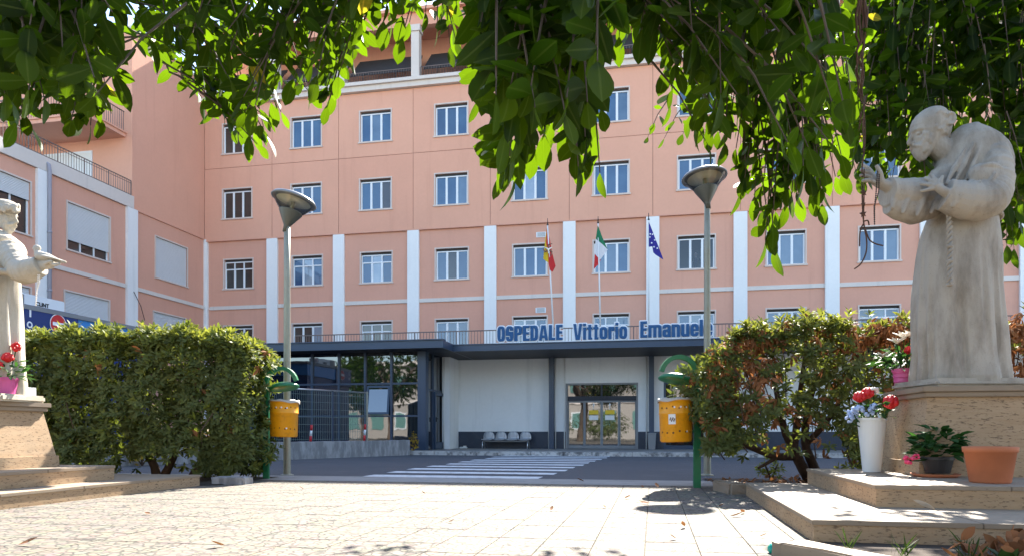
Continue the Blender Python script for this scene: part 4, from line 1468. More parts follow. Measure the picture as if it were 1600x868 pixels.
def text_mesh(txt, size, name, mat, parent, loc, rot, offset=.0, ext=.003):
    cu = bpy.data.curves.new(name, 'FONT'); cu.body = txt; cu.size = size; cu.extrude = ext; cu.offset = offset; cu.resolution_u = 4
    o = bpy.data.objects.new(name + '_tmp', cu); col.objects.link(o)
    bpy.context.view_layer.update()
    me = bpy.data.meshes.new_from_object(o.evaluated_get(bpy.context.evaluated_depsgraph_get()))
    bpy.data.objects.remove(o); bpy.data.curves.remove(cu)
    me.name = name; me.materials.clear(); me.materials.append(mat)
    return obj(name, me, parent, loc, rot)
text_mesh('CLINT', .13, 'brand_lettering', M['black'], e, (.006, .30, .17), (R(90), 0, R(90)), .004)
MB().box(.002, .008, .02, .2, .08, .16).build('rating_plate', M['white_edge'], e)

# ================================================================= MONUMENT BASES
def monument(name_label, origin, step1, step2, ped, capz):
    """origin on the ground; steps and pedestal given as (s0, s1, y0, y1) in the building's axes"""
    e = empty('statue_pedestal', origin, ANG, name_label, 'pedestal', 'travertine statue pedestals')
    z1, z2 = .16, .33
    for (s0, s1, y0, y1), a, b in ((step1, 0, z1), (step2, z1, z2)):
        st = MB().box(s0 + .012, s1 - .012, y0 + .012, y1 - .012, a - (.03 if a == 0 else 0), b - .034).build('step', M['travertine'], e)
        # tread slabs, each one laid separately
        nx, ny = max(1, round((s1 - s0) / 1.1)), max(1, round((y1 - y0) / 1.1))
        for i in range(nx):
            for j in range(ny):
                xa, xb = s0 + (s1 - s0) * i / nx + .002, s0 + (s1 - s0) * (i + 1) / nx - .002
                ya, yb2 = y0 + (y1 - y0) * j / ny + .002, y0 + (y1 - y0) * (j + 1) / ny - .002
                MB().bevbox(xa, xb, ya, yb2, b - .0335, b + random.uniform(-.002, .001), .004).build('tread_slab', M['honed'], st)
    s0, s1, y0, y1 = ped
    t = .10
    m = MB()
    pz = capz - .10
    def ringv(g, z): return [(s0 + .06 - g, y0 + .06 - g, z), (s1 - .06 + g, y0 + .06 - g, z), (s1 - .06 + g, y1 - .06 + g, z), (s0 + .06 - g, y1 - .06 + g, z)]
    v = ringv(.115, z2 + .001) + ringv(.108, z2 + .13) + ringv(.09, z2 + .131) + ringv(0, pz)
    f = [(0, 3, 2, 1), (12, 13, 14, 15)]
    for k in range(3):
        for i in range(4): f.append((4*k + i, 4*k + (i + 1) % 4, 4*k + 4 + (i + 1) % 4, 4*k + 4 + i))
    m.add(v, f).build('shaft', M['travertine'], e)
    MB().bevbox(s0 + .025, s1 - .025, y0 + .025, y1 - .025, pz + .001, capz - .052, .006).build('cap', M['honed'], e)
    MB().bevbox(s0, s1, y0, y1, capz - .051, capz, .006).build('cap', M['honed'], e)
    return e
OR = ground(1269, 849)
CAPR = 1.163
monument('stepped travertine pedestal with flower pots under the bearded friar statue', OR, (0, 4.1, 0, 3.5), (.65, 3.5, .94, 3.45), (1.43, 2.70, 2.22, 3.40), CAPR)
OL = ground(314, 759)
CAPL = 1.07
monument('stepped travertine pedestal under the pale statue holding a bird', OL, (-4.2, 0, -5.0, 0), (-3.4, -.42, -4.0, -1.05), (-2.15, -.916, -2.70, -1.477), CAPL)
def loc_m(o, s, y, z): return o + U * s + W * y + Vector((0, 0, z))

# ================================================================= STATUES
def interp_sections(sec, n):
    sec = sorted(sec, key=lambda q: q[1])
    zs = np.array([q[1] for q in sec]); arr = np.array(sec, float)
    zz = np.linspace(zs[0], zs[-1], n)
    return [[np.interp(z, zs, arr[:, c]) for c in range(arr.shape[1])] for z in zz]
def loft(m, sec, n=64, rows=70, fold=None):
    """sec: (x, z, half width, half depth, y)"""
    S = interp_sections(sec, rows)
    vs = []
    for (x, z, a, b, y) in S:
        for k in range(n):
            th = 2 * math.pi * k / n
            g = 1 + (fold(th, z) if fold else 0)
            vs.append((x + a * g * math.cos(th), y + b * g * math.sin(th), z))
    fs = [(i*n + k, i*n + (k+1) % n, (i+1)*n + (k+1) % n, (i+1)*n + k) for i in range(rows - 1) for k in range(n)]
    fs += [tuple(reversed(range(n))), tuple(range((rows-1)*n, rows*n))]
    m.add(vs, fs)
def smooth_path(pts, rad, k=6):
    pts = [Vector(p) for p in pts]; out = []; ro = []
    for i in range(len(pts) - 1):
        p0, p1, p2, p3 = pts[max(i-1, 0)], pts[i], pts[i+1], pts[min(i+2, len(pts)-1)]
        for j in range(k):
            t = j / k
            out.append(.5 * ((2*p1) + (p2-p0)*t + (2*p0-5*p1+4*p2-p3)*t*t + (3*p1-p0-3*p2+p3)*t**3)); ro.append(rad[i] + (rad[i+1] - rad[i]) * t)
    out.append(pts[-1]); ro.append(rad[-1])
    return out, ro
def limb(m, pts, rad, n=16, flat=1.0, k=6, wr=0.0, wf=40):
    p, r = smooth_path(pts, rad, k)
    if wr: r = [q * (1 + wr * math.sin(wf * i / len(r)) * math.sin(2.3 * i)) for i, q in enumerate(r)]
    m.tube(p, r, n, True, flat)
def remesh(o, voxel, sm=3):
    r = o.modifiers.new('fuse', 'REMESH'); r.mode = 'VOXEL'; r.voxel_size = voxel; r.use_smooth_shade = True
    s = o.modifiers.new('soft', 'SMOOTH'); s.factor = .5; s.iterations = sm
    bpy.context.view_layer.update()
    me = bpy.data.meshes.new_from_object(o.evaluated_get(bpy.context.evaluated_depsgraph_get()))
    mats = list(o.data.materials)
    o.modifiers.clear()
    o.data = me
    me.materials.clear()
    for q in mats: me.materials.append(q)
    for p in me.polygons: p.use_smooth = True
    return o

# --- bearded friar (right)
ST = loc_m(OR, 2.06, 2.84, CAPR)
ppm = F / ST.y
PB = HY - (CAPR - H) * ppm
PC = CX + ST.x * ppm
SO = ST
def q(px, py, y=0.0): return at(px, py, SO.y + y) - SO
fr = empty('friar_statue', ST, 0, 'weathered stone statue of a bearded robed friar bowing and stretching out a hand', 'statue')
def sec(px, py, hw, hd, y=0.0):
    p = q(px, py); return (p.x, p.z, hw / ppm, hd, y)
pl = q(1509, 597)
MB().bevbox(pl.x - .54, pl.x + .54, -.42, .40, 0, .085, .03).build('plinth', M['statue_grey'], fr)
m = MB()
def pleat(th, z):
    e_ = max(0.0, min(1.0, (1.62 - z) / .9))
    a = 1 - abs(math.sin(3.5 * th + .5 + .25 * z)); b = 1 - abs(math.sin(5.5 * th + 2.1 - .3 * z))
    c = math.cos(9 * th + 1.2 * z)
    return e_ * (-.17 * a ** 4 - .12 * b ** 5 + .024 * c) + .014 * math.sin(3 * th + 7 * z)
loft(m, [sec(1501, 601, 70, .40), sec(1500, 590, 71, .41), sec(1499, 560, 68, .385), sec(1497, 500, 66, .36), sec(1496, 450, 64, .345), sec(1497, 400, 61, .325),
         sec(1499, 370, 57, .305), sec(1502, 350, 52, .285), sec(1505, 338, 50, .275), sec(1511, 318, 54, .30), sec(1517, 285, 57, .32), sec(1521, 255, 54, .32),
         sec(1521, 235, 48, .30), sec(1517, 220, 38, .26), sec(1514, 208, 26, .19), sec(1513, 198, 14, .10)], fold=pleat)
# collar and hood
pts = []; rr = []
for k in range(25):
    a = 2 * math.pi * k / 24
    c_ = q(1497, 227)
    pts.append(c_ + Vector(((21 * math.cos(a)) / ppm, .185 * math.sin(a), (25 * math.cos(a)) / ppm))); rr.append(.045 + .008 * math.cos(a))
m.tube(pts, rr, 12)
limb(m, [q(1514, 204), q(1530, 222, .02), q(1545, 245, .02)], [.085, .085, .08], 14)
# head
FRONT = [(168, 1455), (170, 1447), (174, 1440), (180, 1433), (188, 1427), (196, 1424), (204, 1422.8), (208, 1422.3), (212, 1425), (218, 1426), (224, 1428), (228, 1429.5), (233, 1429), (240, 1432), (246, 1436), (251, 1441)]
BACK = [(168, 1467), (170, 1473), (174, 1477), (180, 1480.5), (188, 1482.5), (200, 1482.5), (210, 1480), (218, 1475), (226, 1467), (234, 1459), (242, 1452), (251, 1445)]
HALF = [(168, .035), (170, .07), (174, .10), (180, .127), (190, .146), (200, .149), (210, .142), (220, .126), (230, .108), (240, .085), (251, .03)]
def head(m, mx, my, sc_, mir, dsc, bald=True, seed=3, beard=1.0):
    """friar-type head; profile tables in photo pixels about (1452, 208), moved to (mx, my)"""
    rs = random.Random(seed)
    X = lambda px: mx + (px - 1452) * sc_ * mir
    Yp = lambda py: my + (py - 208) * sc_
    fy, fx = zip(*FRONT); ky, kx = zip(*BACK); hy, hx = zip(*HALF)
    n, rows = 72, 90
    vs = []
    surf = {}
    def pt(th, py, g=1.0, fold=True):
        xf, xb, hd = np.interp(py, fy, fx), np.interp(py, ky, kx), np.interp(py, hy, hx) * dsc
        cx_, a_ = (xf + xb) / 2, (xb - xf) / 2
        off = 0
        if fold:
            for s_ in (-1, 1):
                de = (th - math.pi) * s_
                off -= .20 * math.exp(-((de - .62) / .20) ** 2 - ((py - 212.5) / 3.2) ** 2)      # eye sockets
                off += .07 * math.exp(-((de - .80) / .25) ** 2 - ((py - 221) / 4.5) ** 2)         # cheek bones
                off += .06 * math.exp(-((de - .50) / .32) ** 2 - ((py - 207) / 2.0) ** 2)         # brows
                off -= .06 * math.exp(-((de - 1.1) / .25) ** 2 - ((py - 202) / 7) ** 2)           # temples
                off -= .05 * math.exp(-((de - .45) / .14) ** 2 - ((py - 224) / 4) ** 2)           # fold beside the nose
            off += .016 * math.exp(-((th - math.pi) / .8) ** 2) * math.sin(py * 1.15) * (1 if 178 < py < 206 else 0)   # lined forehead
        g *= 1 + off
        c, s = math.cos(th), math.sin(th)
        return q(X(cx_ + a_ * g * c), Yp(py), 0) + Vector((0, hd * g * s, 0))
    for i in range(rows):
        py = 251 - (251 - 168) * i / (rows - 1)
        for k in range(n): vs.append(pt(2 * math.pi * k / n, py))
    fs = [(i*n + k, i*n + (k+1) % n, (i+1)*n + (k+1) % n, (i+1)*n + k) for i in range(rows - 1) for k in range(n)]
    fs += [tuple(reversed(range(n))), tuple(range((rows-1)*n, rows*n))]
    if mir < 0: fs = [tuple(reversed(f)) for f in fs]
    m.add(vs, fs)
    u = sc_ / 1.0
    k_ = dsc
    limb(m, [q(X(1425), Yp(209)), q(X(1422.5), Yp(216)), q(X(1420.5), Yp(222)), q(X(1421.5), Yp(225)), q(X(1428), Yp(226))], [.013 * k_, .018 * k_, .024 * k_, .022 * k_, .012 * k_], 10)
    for s_ in (-1, 1):
        m.ball(q(X(1426), Yp(224.5)) + Vector((0, s_ * .022 * k_, 0)), (.018 * k_, .014 * k_, .014 * k_), 10, 8)
        m.ball(q(X(1429.5), Yp(212.8)) + Vector((0, s_ * .060 * k_, 0)), (.020 * k_, .024 * k_, .015 * k_), 12, 8)
        # ear: rim and lobe on the side of the head
        ec = q(X(1471), Yp(196)) + Vector((0, s_ * .148 * k_, 0))
        rim = []
        for j in range(13):
            a = -1.9 + j * 4.3 / 12
            rim.append(ec + Vector((mir * .036 * k_ * math.cos(a), s_ * (.012 + .006 * math.cos(a)) * k_, (.055 * math.sin(a)) * k_)))
        m.tube(rim, .013 * k_, 8)
        m.ball(ec + Vector((-mir * .006 * k_, 0, -.04 * k_)), (.018 * k_, .014 * k_, .022 * k_), 10, 8)
        m.ball(ec, (.024 * k_, .012 * k_, .04 * k_), 10, 8)
    # beard and moustache locks
    for k in range(int(150 * beard)):
        th = math.pi + rs.uniform(-1.45, 1.45); py = rs.uniform(227, 250) if abs(th - math.pi) < .8 else rs.uniform(214, 240)
        p = pt(th, min(py, 249), 1.02)
        r_ = rs.uniform(.011, .018) * k_
        m.ball(p, (r_, r_, r_ * 1.7), 7, 6)
    for s_ in (-1, 1):
        limb(m, [q(X(1426.5), Yp(228.5)) + Vector((0, s_ * .008 * k_, 0)), q(X(1427.5), Yp(230)) + Vector((0, s_ * .045 * k_, 0)), q(X(1433), Yp(234)) + Vector((0, s_ * .085 * k_, 0))], [.017 * k_, .019 * k_, .012 * k_], 8)
    # short curly hair round the back and sides
    for k in range(240):
        th = rs.uniform(-1.75, 1.75); py = rs.uniform(178 if not bald else 181, 216)
        if abs(th) > 1.2 and 187 < py < 207: continue
        p = pt(th, py, 1.015, False)
        r_ = rs.uniform(.012, .02) * k_
        m.ball(p, (r_ * 1.2, r_, r_), 7, 6)
head(m, 1452, 208, 1.0, 1, 1.0)
limb(m, [q(1455, 222), q(1480, 240), q(1508, 256)], [.10, .125, .17], 16)
# near arm: sleeve across the body, hand on the chest
limb(m, [q(1547, 236, -.13), q(1554, 260, -.26), q(1553, 292, -.33), q(1540, 312, -.385), q(1505, 312, -.375), q(1476, 304, -.35)], [.15, .155, .165, .185, .175, .145], 22, 1.0, 8, .05, 36)
m.ball(q(1545, 278, -.40), (.20, .09, .13), 16, 12, Matrix.Rotation(R(18), 3, 'Y'))
limb(m, [q(1530, 262, -.44), q(1548, 258, -.46), q(1563, 266, -.44), q(1568, 284, -.42)], [.022, .03, .03, .02], 10)
hb = q(1476, 300, -.42)
limb(m, [q(1490, 306, -.42), hb, q(1463, 291, -.38)], [.07, .06, .05], 12, .6)
for k, (dx, dy, L) in enumerate(((-3, -14, 1), (-8, -11, 1), (-12, -6, 1), (-13, 1, .9))):
    b = q(1467 + dx * .35, 291 + dy * .35 + 3, -.385)
    limb(m, [b, b + Vector((dx / ppm, .03, -dy / ppm)) * .6 * L, b + Vector((dx / ppm * 1.5, .07, -dy / ppm * 1.35)) * L], [.022, .020, .015], 8)
limb(m, [q(1472, 296, -.42), q(1470, 284, -.41), q(1473, 275, -.39)], [.024, .021, .016], 8)
# stretched arm, wide hanging sleeve, open hand
limb(m, [q(1492, 262, .02), q(1468, 296, -.06), q(1428, 304, -.12), q(1386, 300, -.17)], [.20, .165, .155, .135], 20, 1.0, 8, .05, 30)
limb(m, [q(1462, 318, -.08), q(1425, 326, -.12), q(1388, 318, -.17)], [.10, .125, .085], 16, 1.2, 6, .06, 30)
limb(m, [q(1398, 296, -.17), q(1381, 289, -.18), q(1366, 281, -.185)], [.075, .064, .058], 14, .75)
for (ex, ey, dy, L) in ((1347, 257, .05, 1), (1343.5, 265, .015, 1), (1343, 274, -.03, 1), (1347, 283, -.07, 1)):
    b = q(1366, 281 + (ey - 270) * .35, -.185 + dy * .8)
    t_ = q(ex, ey, -.20 + dy * 1.5)
    mid = (b + t_) / 2 + Vector((0, -.01, .012))
    limb(m, [b, mid, t_], [.025, .022, .016], 8)
limb(m, [q(1378, 285, -.22), q(1375, 270, -.24), q(1369, 258, -.245)], [.03, .026, .018], 8)
# carved folds
for pth in (((1534, 224), (1520, 258), (1506, 288)), ((1522, 222), (1506, 256), (1490, 290)), ((1548, 232), (1545, 252), (1535, 268)), ((1508, 232), (1492, 262), (1478, 288)), ((1560, 246), (1556, 262), (1548, 274))):
    limb(m, [q(a_, b_, -.27 - .03 * k_) for k_, (a_, b_) in enumerate(pth)], [.012, .030, .010], 8)
for pth in (((1450, 290), (1440, 318), (1432, 338)), ((1428, 290), (1416, 316), (1410, 334)), ((1408, 288), (1398, 308), (1394, 326)), ((1472, 296), (1462, 318), (1454, 334))):
    limb(m, [q(a_, b_, -.22 - .02 * k_) for k_, (a_, b_) in enumerate(pth)], [.016, .034, .014], 8)
for pth in (((1556, 270), (1540, 300), (1528, 326)), ((1532, 282), (1518, 306), (1508, 328)), ((1506, 288), (1496, 308), (1488, 324)), ((1566, 282), (1558, 305), (1546, 324))):
    limb(m, [q(a_, b_, -.50 + .02 * k_) for k_, (a_, b_) in enumerate(pth)], [.012, .034, .014], 8)
body = m.build('body', M['statue_grey'], fr)
remesh(body, .0085, 1)
# rope belt: twisted strands
def rope(name, path, r, twist, parent, mat):
    m = MB(); m.smooth = True
    P = [Vector(p) for p in path]
    fine = []
    for i in range(len(P) - 1):
        k = max(2, int((P[i+1] - P[i]).length / .008))
        fine += [P[i].lerp(P[i+1], j / k) for j in range(k)]
    fine.append(P[-1])
    for s in range(2):
        pts = []
        dist = 0
        for i, p in enumerate(fine):
            if i: dist += (fine[i] - fine[i-1]).length
            t = (fine[min(i+1, len(fine)-1)] - fine[max(i-1, 0)]).normalized()
            a = Vector((0, 1, 0)) if abs(t.y) < .8 else Vector((0, 0, 1))
            n1 = t.cross(a).normalized(); n2 = t.cross(n1)
            an = dist * twist + s * math.pi
            pts.append(p + n1 * (r * .55 * math.cos(an)) + n2 * (r * .55 * math.sin(an)))
        m.tube(pts, r * .62, 6)
    return m.build(name, mat, parent)
rope('rope_cord', [q(1483, 328, -.325), q(1483, 345, -.315), q(1484, 370, -.335), q(1484, 400, -.355), q(1483.5, 443, -.38)], .024, 60, fr, M['statue_grey'])
bl = []
for k in range(41):
    a = 2 * math.pi * k / 40
    c_ = q(1504, 337)
    bl.append(c_ + Vector(((52.5 / ppm) * math.cos(a), .293 * math.sin(a), -.05 * math.cos(a))))
rope('rope_belt', bl, .02, 50, fr, M['statue_grey'])
for k, py in enumerate((385, 408, 430, 444)):
    m = MB(); m.smooth = True; m.ball(q(1484, py, -.35 - .009 * k), (.03, .03, .022), 10, 8); m.build('rope_knot', M['statue_grey'], fr)
# rosary and star garland hanging from the hand
def beads(name, label, path, r, step, parent_loc, mat):
    m = MB()
    P = [Vector(p) for p in path]
    o0 = P[0].copy()
    for i in range(len(P) - 1):
        k = max(1, int((P[i+1] - P[i]).length / step))
        for j in range(k): m.ball(P[i].lerp(P[i+1], j / k) - o0, r, 6, 4)
    m.tube([p - o0 for p in P], r * .3, 4)
    o = m.build(name, mat, None, parent_loc + o0)
    return tag(o, label, 'rosary')
beads('rosary', 'dark bead rosary looped over the friar statue’s outstretched hand'.replace('’', "'"),
      [q(1371, 268, -.26), q(1369, 300, -.27), q(1366, 330, -.26), q(1366.5, 350, -.26), q(1366, 322, -.25), q(1373, 300, -.25), q(1374, 270, -.25)], .0085, .018, ST, M['bead'])
gar = empty('star_garland', ST + q(1350, 262, -.26), 0, 'brown twine with three rusty stars hanging from the friar statue\'s fingers', 'garland')
g0 = q(1350, 262, -.26)
m = MB(); m.smooth = True
for pth in ([(1350, 240), (1347, 262), (1347, 300), (1348, 330), (1350, 352), (1354, 375), (1353, 395), (1345, 412), (1335, 420)], [(1350, 264), (1350, 300), (1349, 342)],
            [(1352, 358), (1358, 374), (1368, 381), (1380, 384)], [(1350, 346), (1356, 345), (1358, 352)], [(1349, 350), (1344, 362), (1343, 385)], [(1350, 240), (1349, 200), (1352, 150)], [(1347, 262), (1352, 215), (1349, 160)]):
    p, r = smooth_path([q(a, b, -.26 + .01 * math.sin(a)) - g0 for a, b in pth], [.007] * len(pth), 4)
    m.tube(p, r, 5)
m.build('twine', M['twine'], gar)
for px, py, r_ in ((1349, 301, .042), (1349, 319, .028), (1348.5, 334, .040)):
    c_ = q(px, py, -.275) - g0
    vs = []
    for k in range(10):
        a = math.pi / 2 + .2 + k * math.pi / 5; rr_ = r_ if k % 2 == 0 else r_ * .48
        vs.append((c_.x + rr_ * math.cos(a), c_.y, c_.z + rr_ * math.sin(a)))
    vs += [(c_.x, c_.y - .012, c_.z), (c_.x, c_.y + .012, c_.z)]
    fs = [(k, (k + 1) % 10, 10) for k in range(10)] + [((k + 1) % 10, k, 11) for k in range(10)]
    MB().add(vs, fs).build('star', M['twine'], gar)

# --- pale statue with a bird (left)
SL = Vector(((-20 - CX) / F * 7.9, 7.9, CAPL))
SO = SL
ppm = F / SL.y
PB = HY - (CAPL - H) * ppm
PC = -20
sf = empty('saint_statue', SL, 0, 'pale stone statue of a robed figure holding out a hand with a bird', 'statue')
MB().bevbox(-.42, .42, -.36, .36, 0, .08, .02).build('plinth', M['statue_white'], sf)
m = MB()
def pleat2(th, z):
    e_ = max(0.0, min(1.0, (1.45 - z) / .8))
    a = 1 - abs(math.sin(4 * th + .9 + .2 * z)); b = 1 - abs(math.sin(6.5 * th + 1.1 - .2 * z))
    return e_ * (-.12 * a ** 3 - .08 * b ** 4) + .014 * math.sin(4 * th + 6 * z)
loft(m, [sec(-22, 622, 58, .36), sec(-22, 600, 58, .36), sec(-22, 540, 54, .33), sec(-22, 480, 51, .31), sec(-22, 445, 49, .29), sec(-22, 425, 49, .28), sec(-21, 405, 55, .30),
         sec(-20, 390, 57, .29), sec(-19, 380, 52, .26), sec(-16, 371, 38, .20), sec(-12, 364, 22, .13)], fold=pleat2)
rot = Matrix.Rotation(R(-10), 3, 'Y')
pts = [q(-8 + 26 * math.cos(2*math.pi*k/20), 371 + 4 * math.cos(2*math.pi*k/20), .19 * math.sin(2*math.pi*k/20)) for k in range(21)]
m.tube(pts, .045, 10)
rs = random.Random(9)
head(m, 6, 337.5, .64, -1, .74, False, 5, .6)
for k in range(150):
    a = rs.uniform(0, 6.283)
    m.ball(q(4.5 + 24 * math.cos(a), 325 + rs.uniform(-4, 5), .135 * math.sin(a)), (.022, .022, .026), 8, 6)
m.ball(q(5, 324), (.165, .14, .085), 20, 12)
limb(m, [q(2, 360), q(-6, 376)], [.10, .13], 14)
limb(m, [q(14, 392, -.12), q(27, 415, -.25), q(36, 424, -.32), q(52, 420, -.37), q(64, 415, -.38)], [.14, .125, .125, .115, .10], 18, 1.0, 8, .05, 28)
limb(m, [q(36, 434, -.30), q(52, 430, -.36), q(60, 428, -.37)], [.07, .075, .05], 14, 1.0, 6, .06)
limb(m, [q(60, 414, -.38), q(72, 413, -.39), q(82, 412.5, -.39)], [.045, .042, .038], 12, 1.3)
for k in range(4):
    y_ = -.44 + k * .032
    limb(m, [q(80, 413, y_), q(88, 413.5 - k * .4, y_), q(95 - abs(k - 1.5), 411.5, y_ + .003)], [.019, .017, .013], 8)
limb(m, [q(70, 413, -.44), q(76, 409, -.455), q(82, 407.5, -.455)], [.022, .018, .014], 8)
limb(m, [q(-62, 392, -.12), q(-70, 425, -.26), q(-40, 430, -.36), q(-8, 424, -.37)], [.13, .13, .12, .09], 18, 1.0, 8, .05, 28)
limb(m, [q(-12, 425, -.38), q(4, 424, -.38), q(12, 427, -.36)], [.05, .045, .03], 10, .8)
body = m.build('body', M['statue_white'], sf)
remesh(body, .0085, 1)
bl = [q(-22 + 50 * math.cos(2*math.pi*k/40), 428, .288 * math.sin(2*math.pi*k/40)) for k in range(41)]
rope('rope_belt', bl, .018, 50, sf, M['statue_white'])
rope('rope_cord', [q(-8, 430, -.30), q(-7, 470, -.33), q(-6, 520, -.36)], .02, 60, sf, M['statue_white'])
# bird on the hand
bq = q(72, 405, -.40)
bird = empty('stone_bird', SL + bq, 0, 'small pale stone dove perched on the statue\'s open hand', 'stone dove')
m = MB()
limb(m, [q(57.5, 389, -.40) - bq, q(58.5, 394, -.40) - bq, q(63, 400, -.40) - bq, q(74, 402, -.40) - bq, q(89, 406.5, -.40) - bq, q(103, 410, -.40) - bq], [.034, .036, .062, .052, .026, .016], 14, .85)
m.ball(q(57.5, 388, -.40) - bq, (.042, .034, .036), 12, 8)
limb(m, [q(54, 388.5, -.40) - bq, q(50, 387.5, -.40) - bq], [.013, .005], 6)
for s_ in (-1, 1): limb(m, [q(66, 400, -.40 + s_ * .045) - bq, q(80, 403, -.40 + s_ * .05) - bq, q(96, 407, -.40 + s_ * .02) - bq], [.03, .032, .01], 8, .5)
b_o = m.build('bird_body', M['statue_white'], bird)
remesh(b_o, .007, 2)
beads('rosary', 'white bead rosary with a cross hanging from the pale statue\'s wrist',
      [q(60, 420, -.42), q(59, 440, -.43), q(57, 455, -.43), q(56, 476, -.43), q(57.5, 455, -.42), q(61.5, 440, -.42), q(62, 420, -.42)], .009, .02, SL, M['petal_white'])

# ================================================================= PLANT AND FLOWER HELPERS
def leaf_geo(L, w, fold=.25, droop=.3, seg=4, blunt=.5):
    """one leaf along +x, its face up: returns verts, faces, uvs"""
    vs = []; uv = []
    st = [i / seg for i in range(seg + 1)]
    for t in st:
        hw = w * (math.sin(math.pi * min(1, t ** (1.0 - .45 * (blunt - .5)))) ** .75) if 0 < t < 1 else 0
        x = L * t; z = -droop * L * t * t
        for sgn in ((-1, 0, 1) if hw > 0 else (0,)):
            vs.append((x, sgn * hw, z + abs(sgn) * hw * fold)); uv.append((.5 + .5 * sgn, t))
    fs = []
    fs += [(0, 2, 1), (0, 3, 2)]
    for i in range(seg - 2):
        a = 1 + 3 * i
        fs += [(a, a+1, a+4, a+3), (a+1, a+2, a+5, a+4)]
    a = 1 + 3 * (seg - 2); t_ = len(vs) - 1
    fs += [(a, a+1, t_), (a+1, a+2, t_)]
    return np.array(vs, float), fs, uv
def frames(pos, d, up):
    """rotation matrices with x along d and z near up"""
    d = d / np.linalg.norm(d, axis=1, keepdims=True)
    y = np.cross(up, d); n = np.linalg.norm(y, axis=1, keepdims=True); n[n < 1e-6] = 1
    y = y / n
    z = np.cross(d, y)
    return np.stack([d, y, z], axis=2)
def scatter(name, geo, pos, d, up, size, mat, parent, matidx=None):
    v, f, uv = geo
    n = len(pos)
    Rm = frames(pos, d, up)
    V = np.einsum('nij,kj->nki', Rm, v) * size[:, None, None] + pos[:, None, :]
    k = len(v)
    me = bpy.data.meshes.new(name)
    faces = [[tuple(i + o for i in ff) for ff in f] for o in range(0, n * k, k)]
    me.from_pydata(V.reshape(-1, 3).tolist(), [], [x for g_ in faces for x in g_])
    for q_ in (mat if isinstance(mat, list) else [mat]): me.materials.append(q_)
    ul = me.uv_layers.new(name='UVMap')
    per = np.array([uv[i] for ff in f for i in ff], float)
    ul.data.foreach_set('uv', np.tile(per, (n, 1)).ravel())
    if matidx is not None: me.polygons.foreach_set('material_index', np.repeat(np.array(matidx, np.int32), len(f)))
    me.polygons.foreach_set('use_smooth', np.ones(len(me.polygons), bool))
    me.update()
    return obj(name, me, parent)
def unit(v): return v / np.maximum(np.linalg.norm(v, axis=-1, keepdims=True), 1e-9)

def pot(m, r0, r1, h, rim=.012, rings=0):
    prof = [(0, 0), (r0, 0)]
    if rings:
        for k in range(rings):
            t = (k + .5) / rings
            prof += [(r0 + (r1 - r0) * t * .96 + .003, h * (k + .1) / rings), (r0 + (r1 - r0) * t + .003, h * (k + .9) / rings), (r0 + (r1 - r0) * t - .002, h * (k + .98) / rings)]
    prof += [(r1, h - .03), (r1 + rim, h - .028), (r1 + rim, h), (r1 - .01, h), (r1 - .02, h - .05), (0, h - .05)]
    m.smooth = False
    m.lathe(prof, 28, (0, 0, 0), False, False)
def flower_rose(m, c, r):
    m.ball(c, (r * .72, r * .72, r * .75), 12, 8)
    for ring, (n, a, rad) in enumerate(((3, .35, 1.0), (5, .95, 1.05), (6, 1.6, 1.1))):
        for k in range(n):
            an = 2 * math.pi * (k + .5 * ring) / n
            d = Vector((math.cos(an) * math.sin(a), math.sin(an) * math.sin(a), math.cos(a)))
            m.ball(Vector(c) + d * r * .55 * rad, (r * .40, r * .40, r * .44), 8, 6)
def bouquet(base, label, mat_pot, r0, r1, h, rings, flowers, nl, spread, hgt, cat='flower pot', leafmat='bouquet', leaf=(.10, .018), extra=None):
    e = empty('flower_pot', base, 0, label, cat)
    m = MB(); pot(m, r0, r1, h, .008, rings); m.build('pot', M[mat_pot], e)
    n = nl
    th = rng.uniform(0, 2 * np.pi, n); rr_ = rng.uniform(0, 1, n) ** .6 * spread; zz = h + rng.uniform(.0, 1, n) * hgt * (1 - .4 * rr_ / spread)
    pos = np.stack([rr_ * np.cos(th), rr_ * np.sin(th), zz], 1)
    d = unit(np.stack([np.cos(th), np.sin(th), rng.uniform(-.2, .9, n)], 1) + rng.normal(0, .25, (n, 3)))
    scatter('leaves', leaf_geo(leaf[0], leaf[1], .2, .25, 3), pos, d, np.tile([0, 0, 1.0], (n, 1)) + rng.normal(0, .3, (n, 3)), rng.uniform(.7, 1.25, n), M[leafmat], e)
    st = MB()
    for (x, y, z, r_, mt, kind) in flowers:
        fm = MB(); fm.smooth = True
        if kind == 'rose': flower_rose(fm, (x, y, z), r_)
        elif kind == 'lily':
            for k in range(5):
                an = 2 * math.pi * k / 5
                dd = Vector((math.cos(an), math.sin(an), .9)).normalized()
                fm.tube([Vector((x, y, z)), Vector((x, y, z)) + dd * r_ * .7, Vector((x, y, z)) + dd * r_ * 1.2 + Vector((math.cos(an), math.sin(an), 0)) * r_ * .4], [r_ * .15, r_ * .34, r_ * .05], 6, True, .35)
        else:
            for k in range(14):
                dd = Vector(rng.normal(0, 1, 3)).normalized(); fm.ball(Vector((x, y, z)) + dd * r_ * .8, r_ * .38, 6, 4)
        fm.build('blossom', M[mt], e)
        st.tube([(x * .3, y * .3, h * .8), (x * .8, y * .8, z * .7 + h * .2), (x, y, z)], .006, 5)
    st.build('stems', M['bouquet'], e)
    return e
def on(px, py, z):
    return ground(px, py, z) if z < H else None
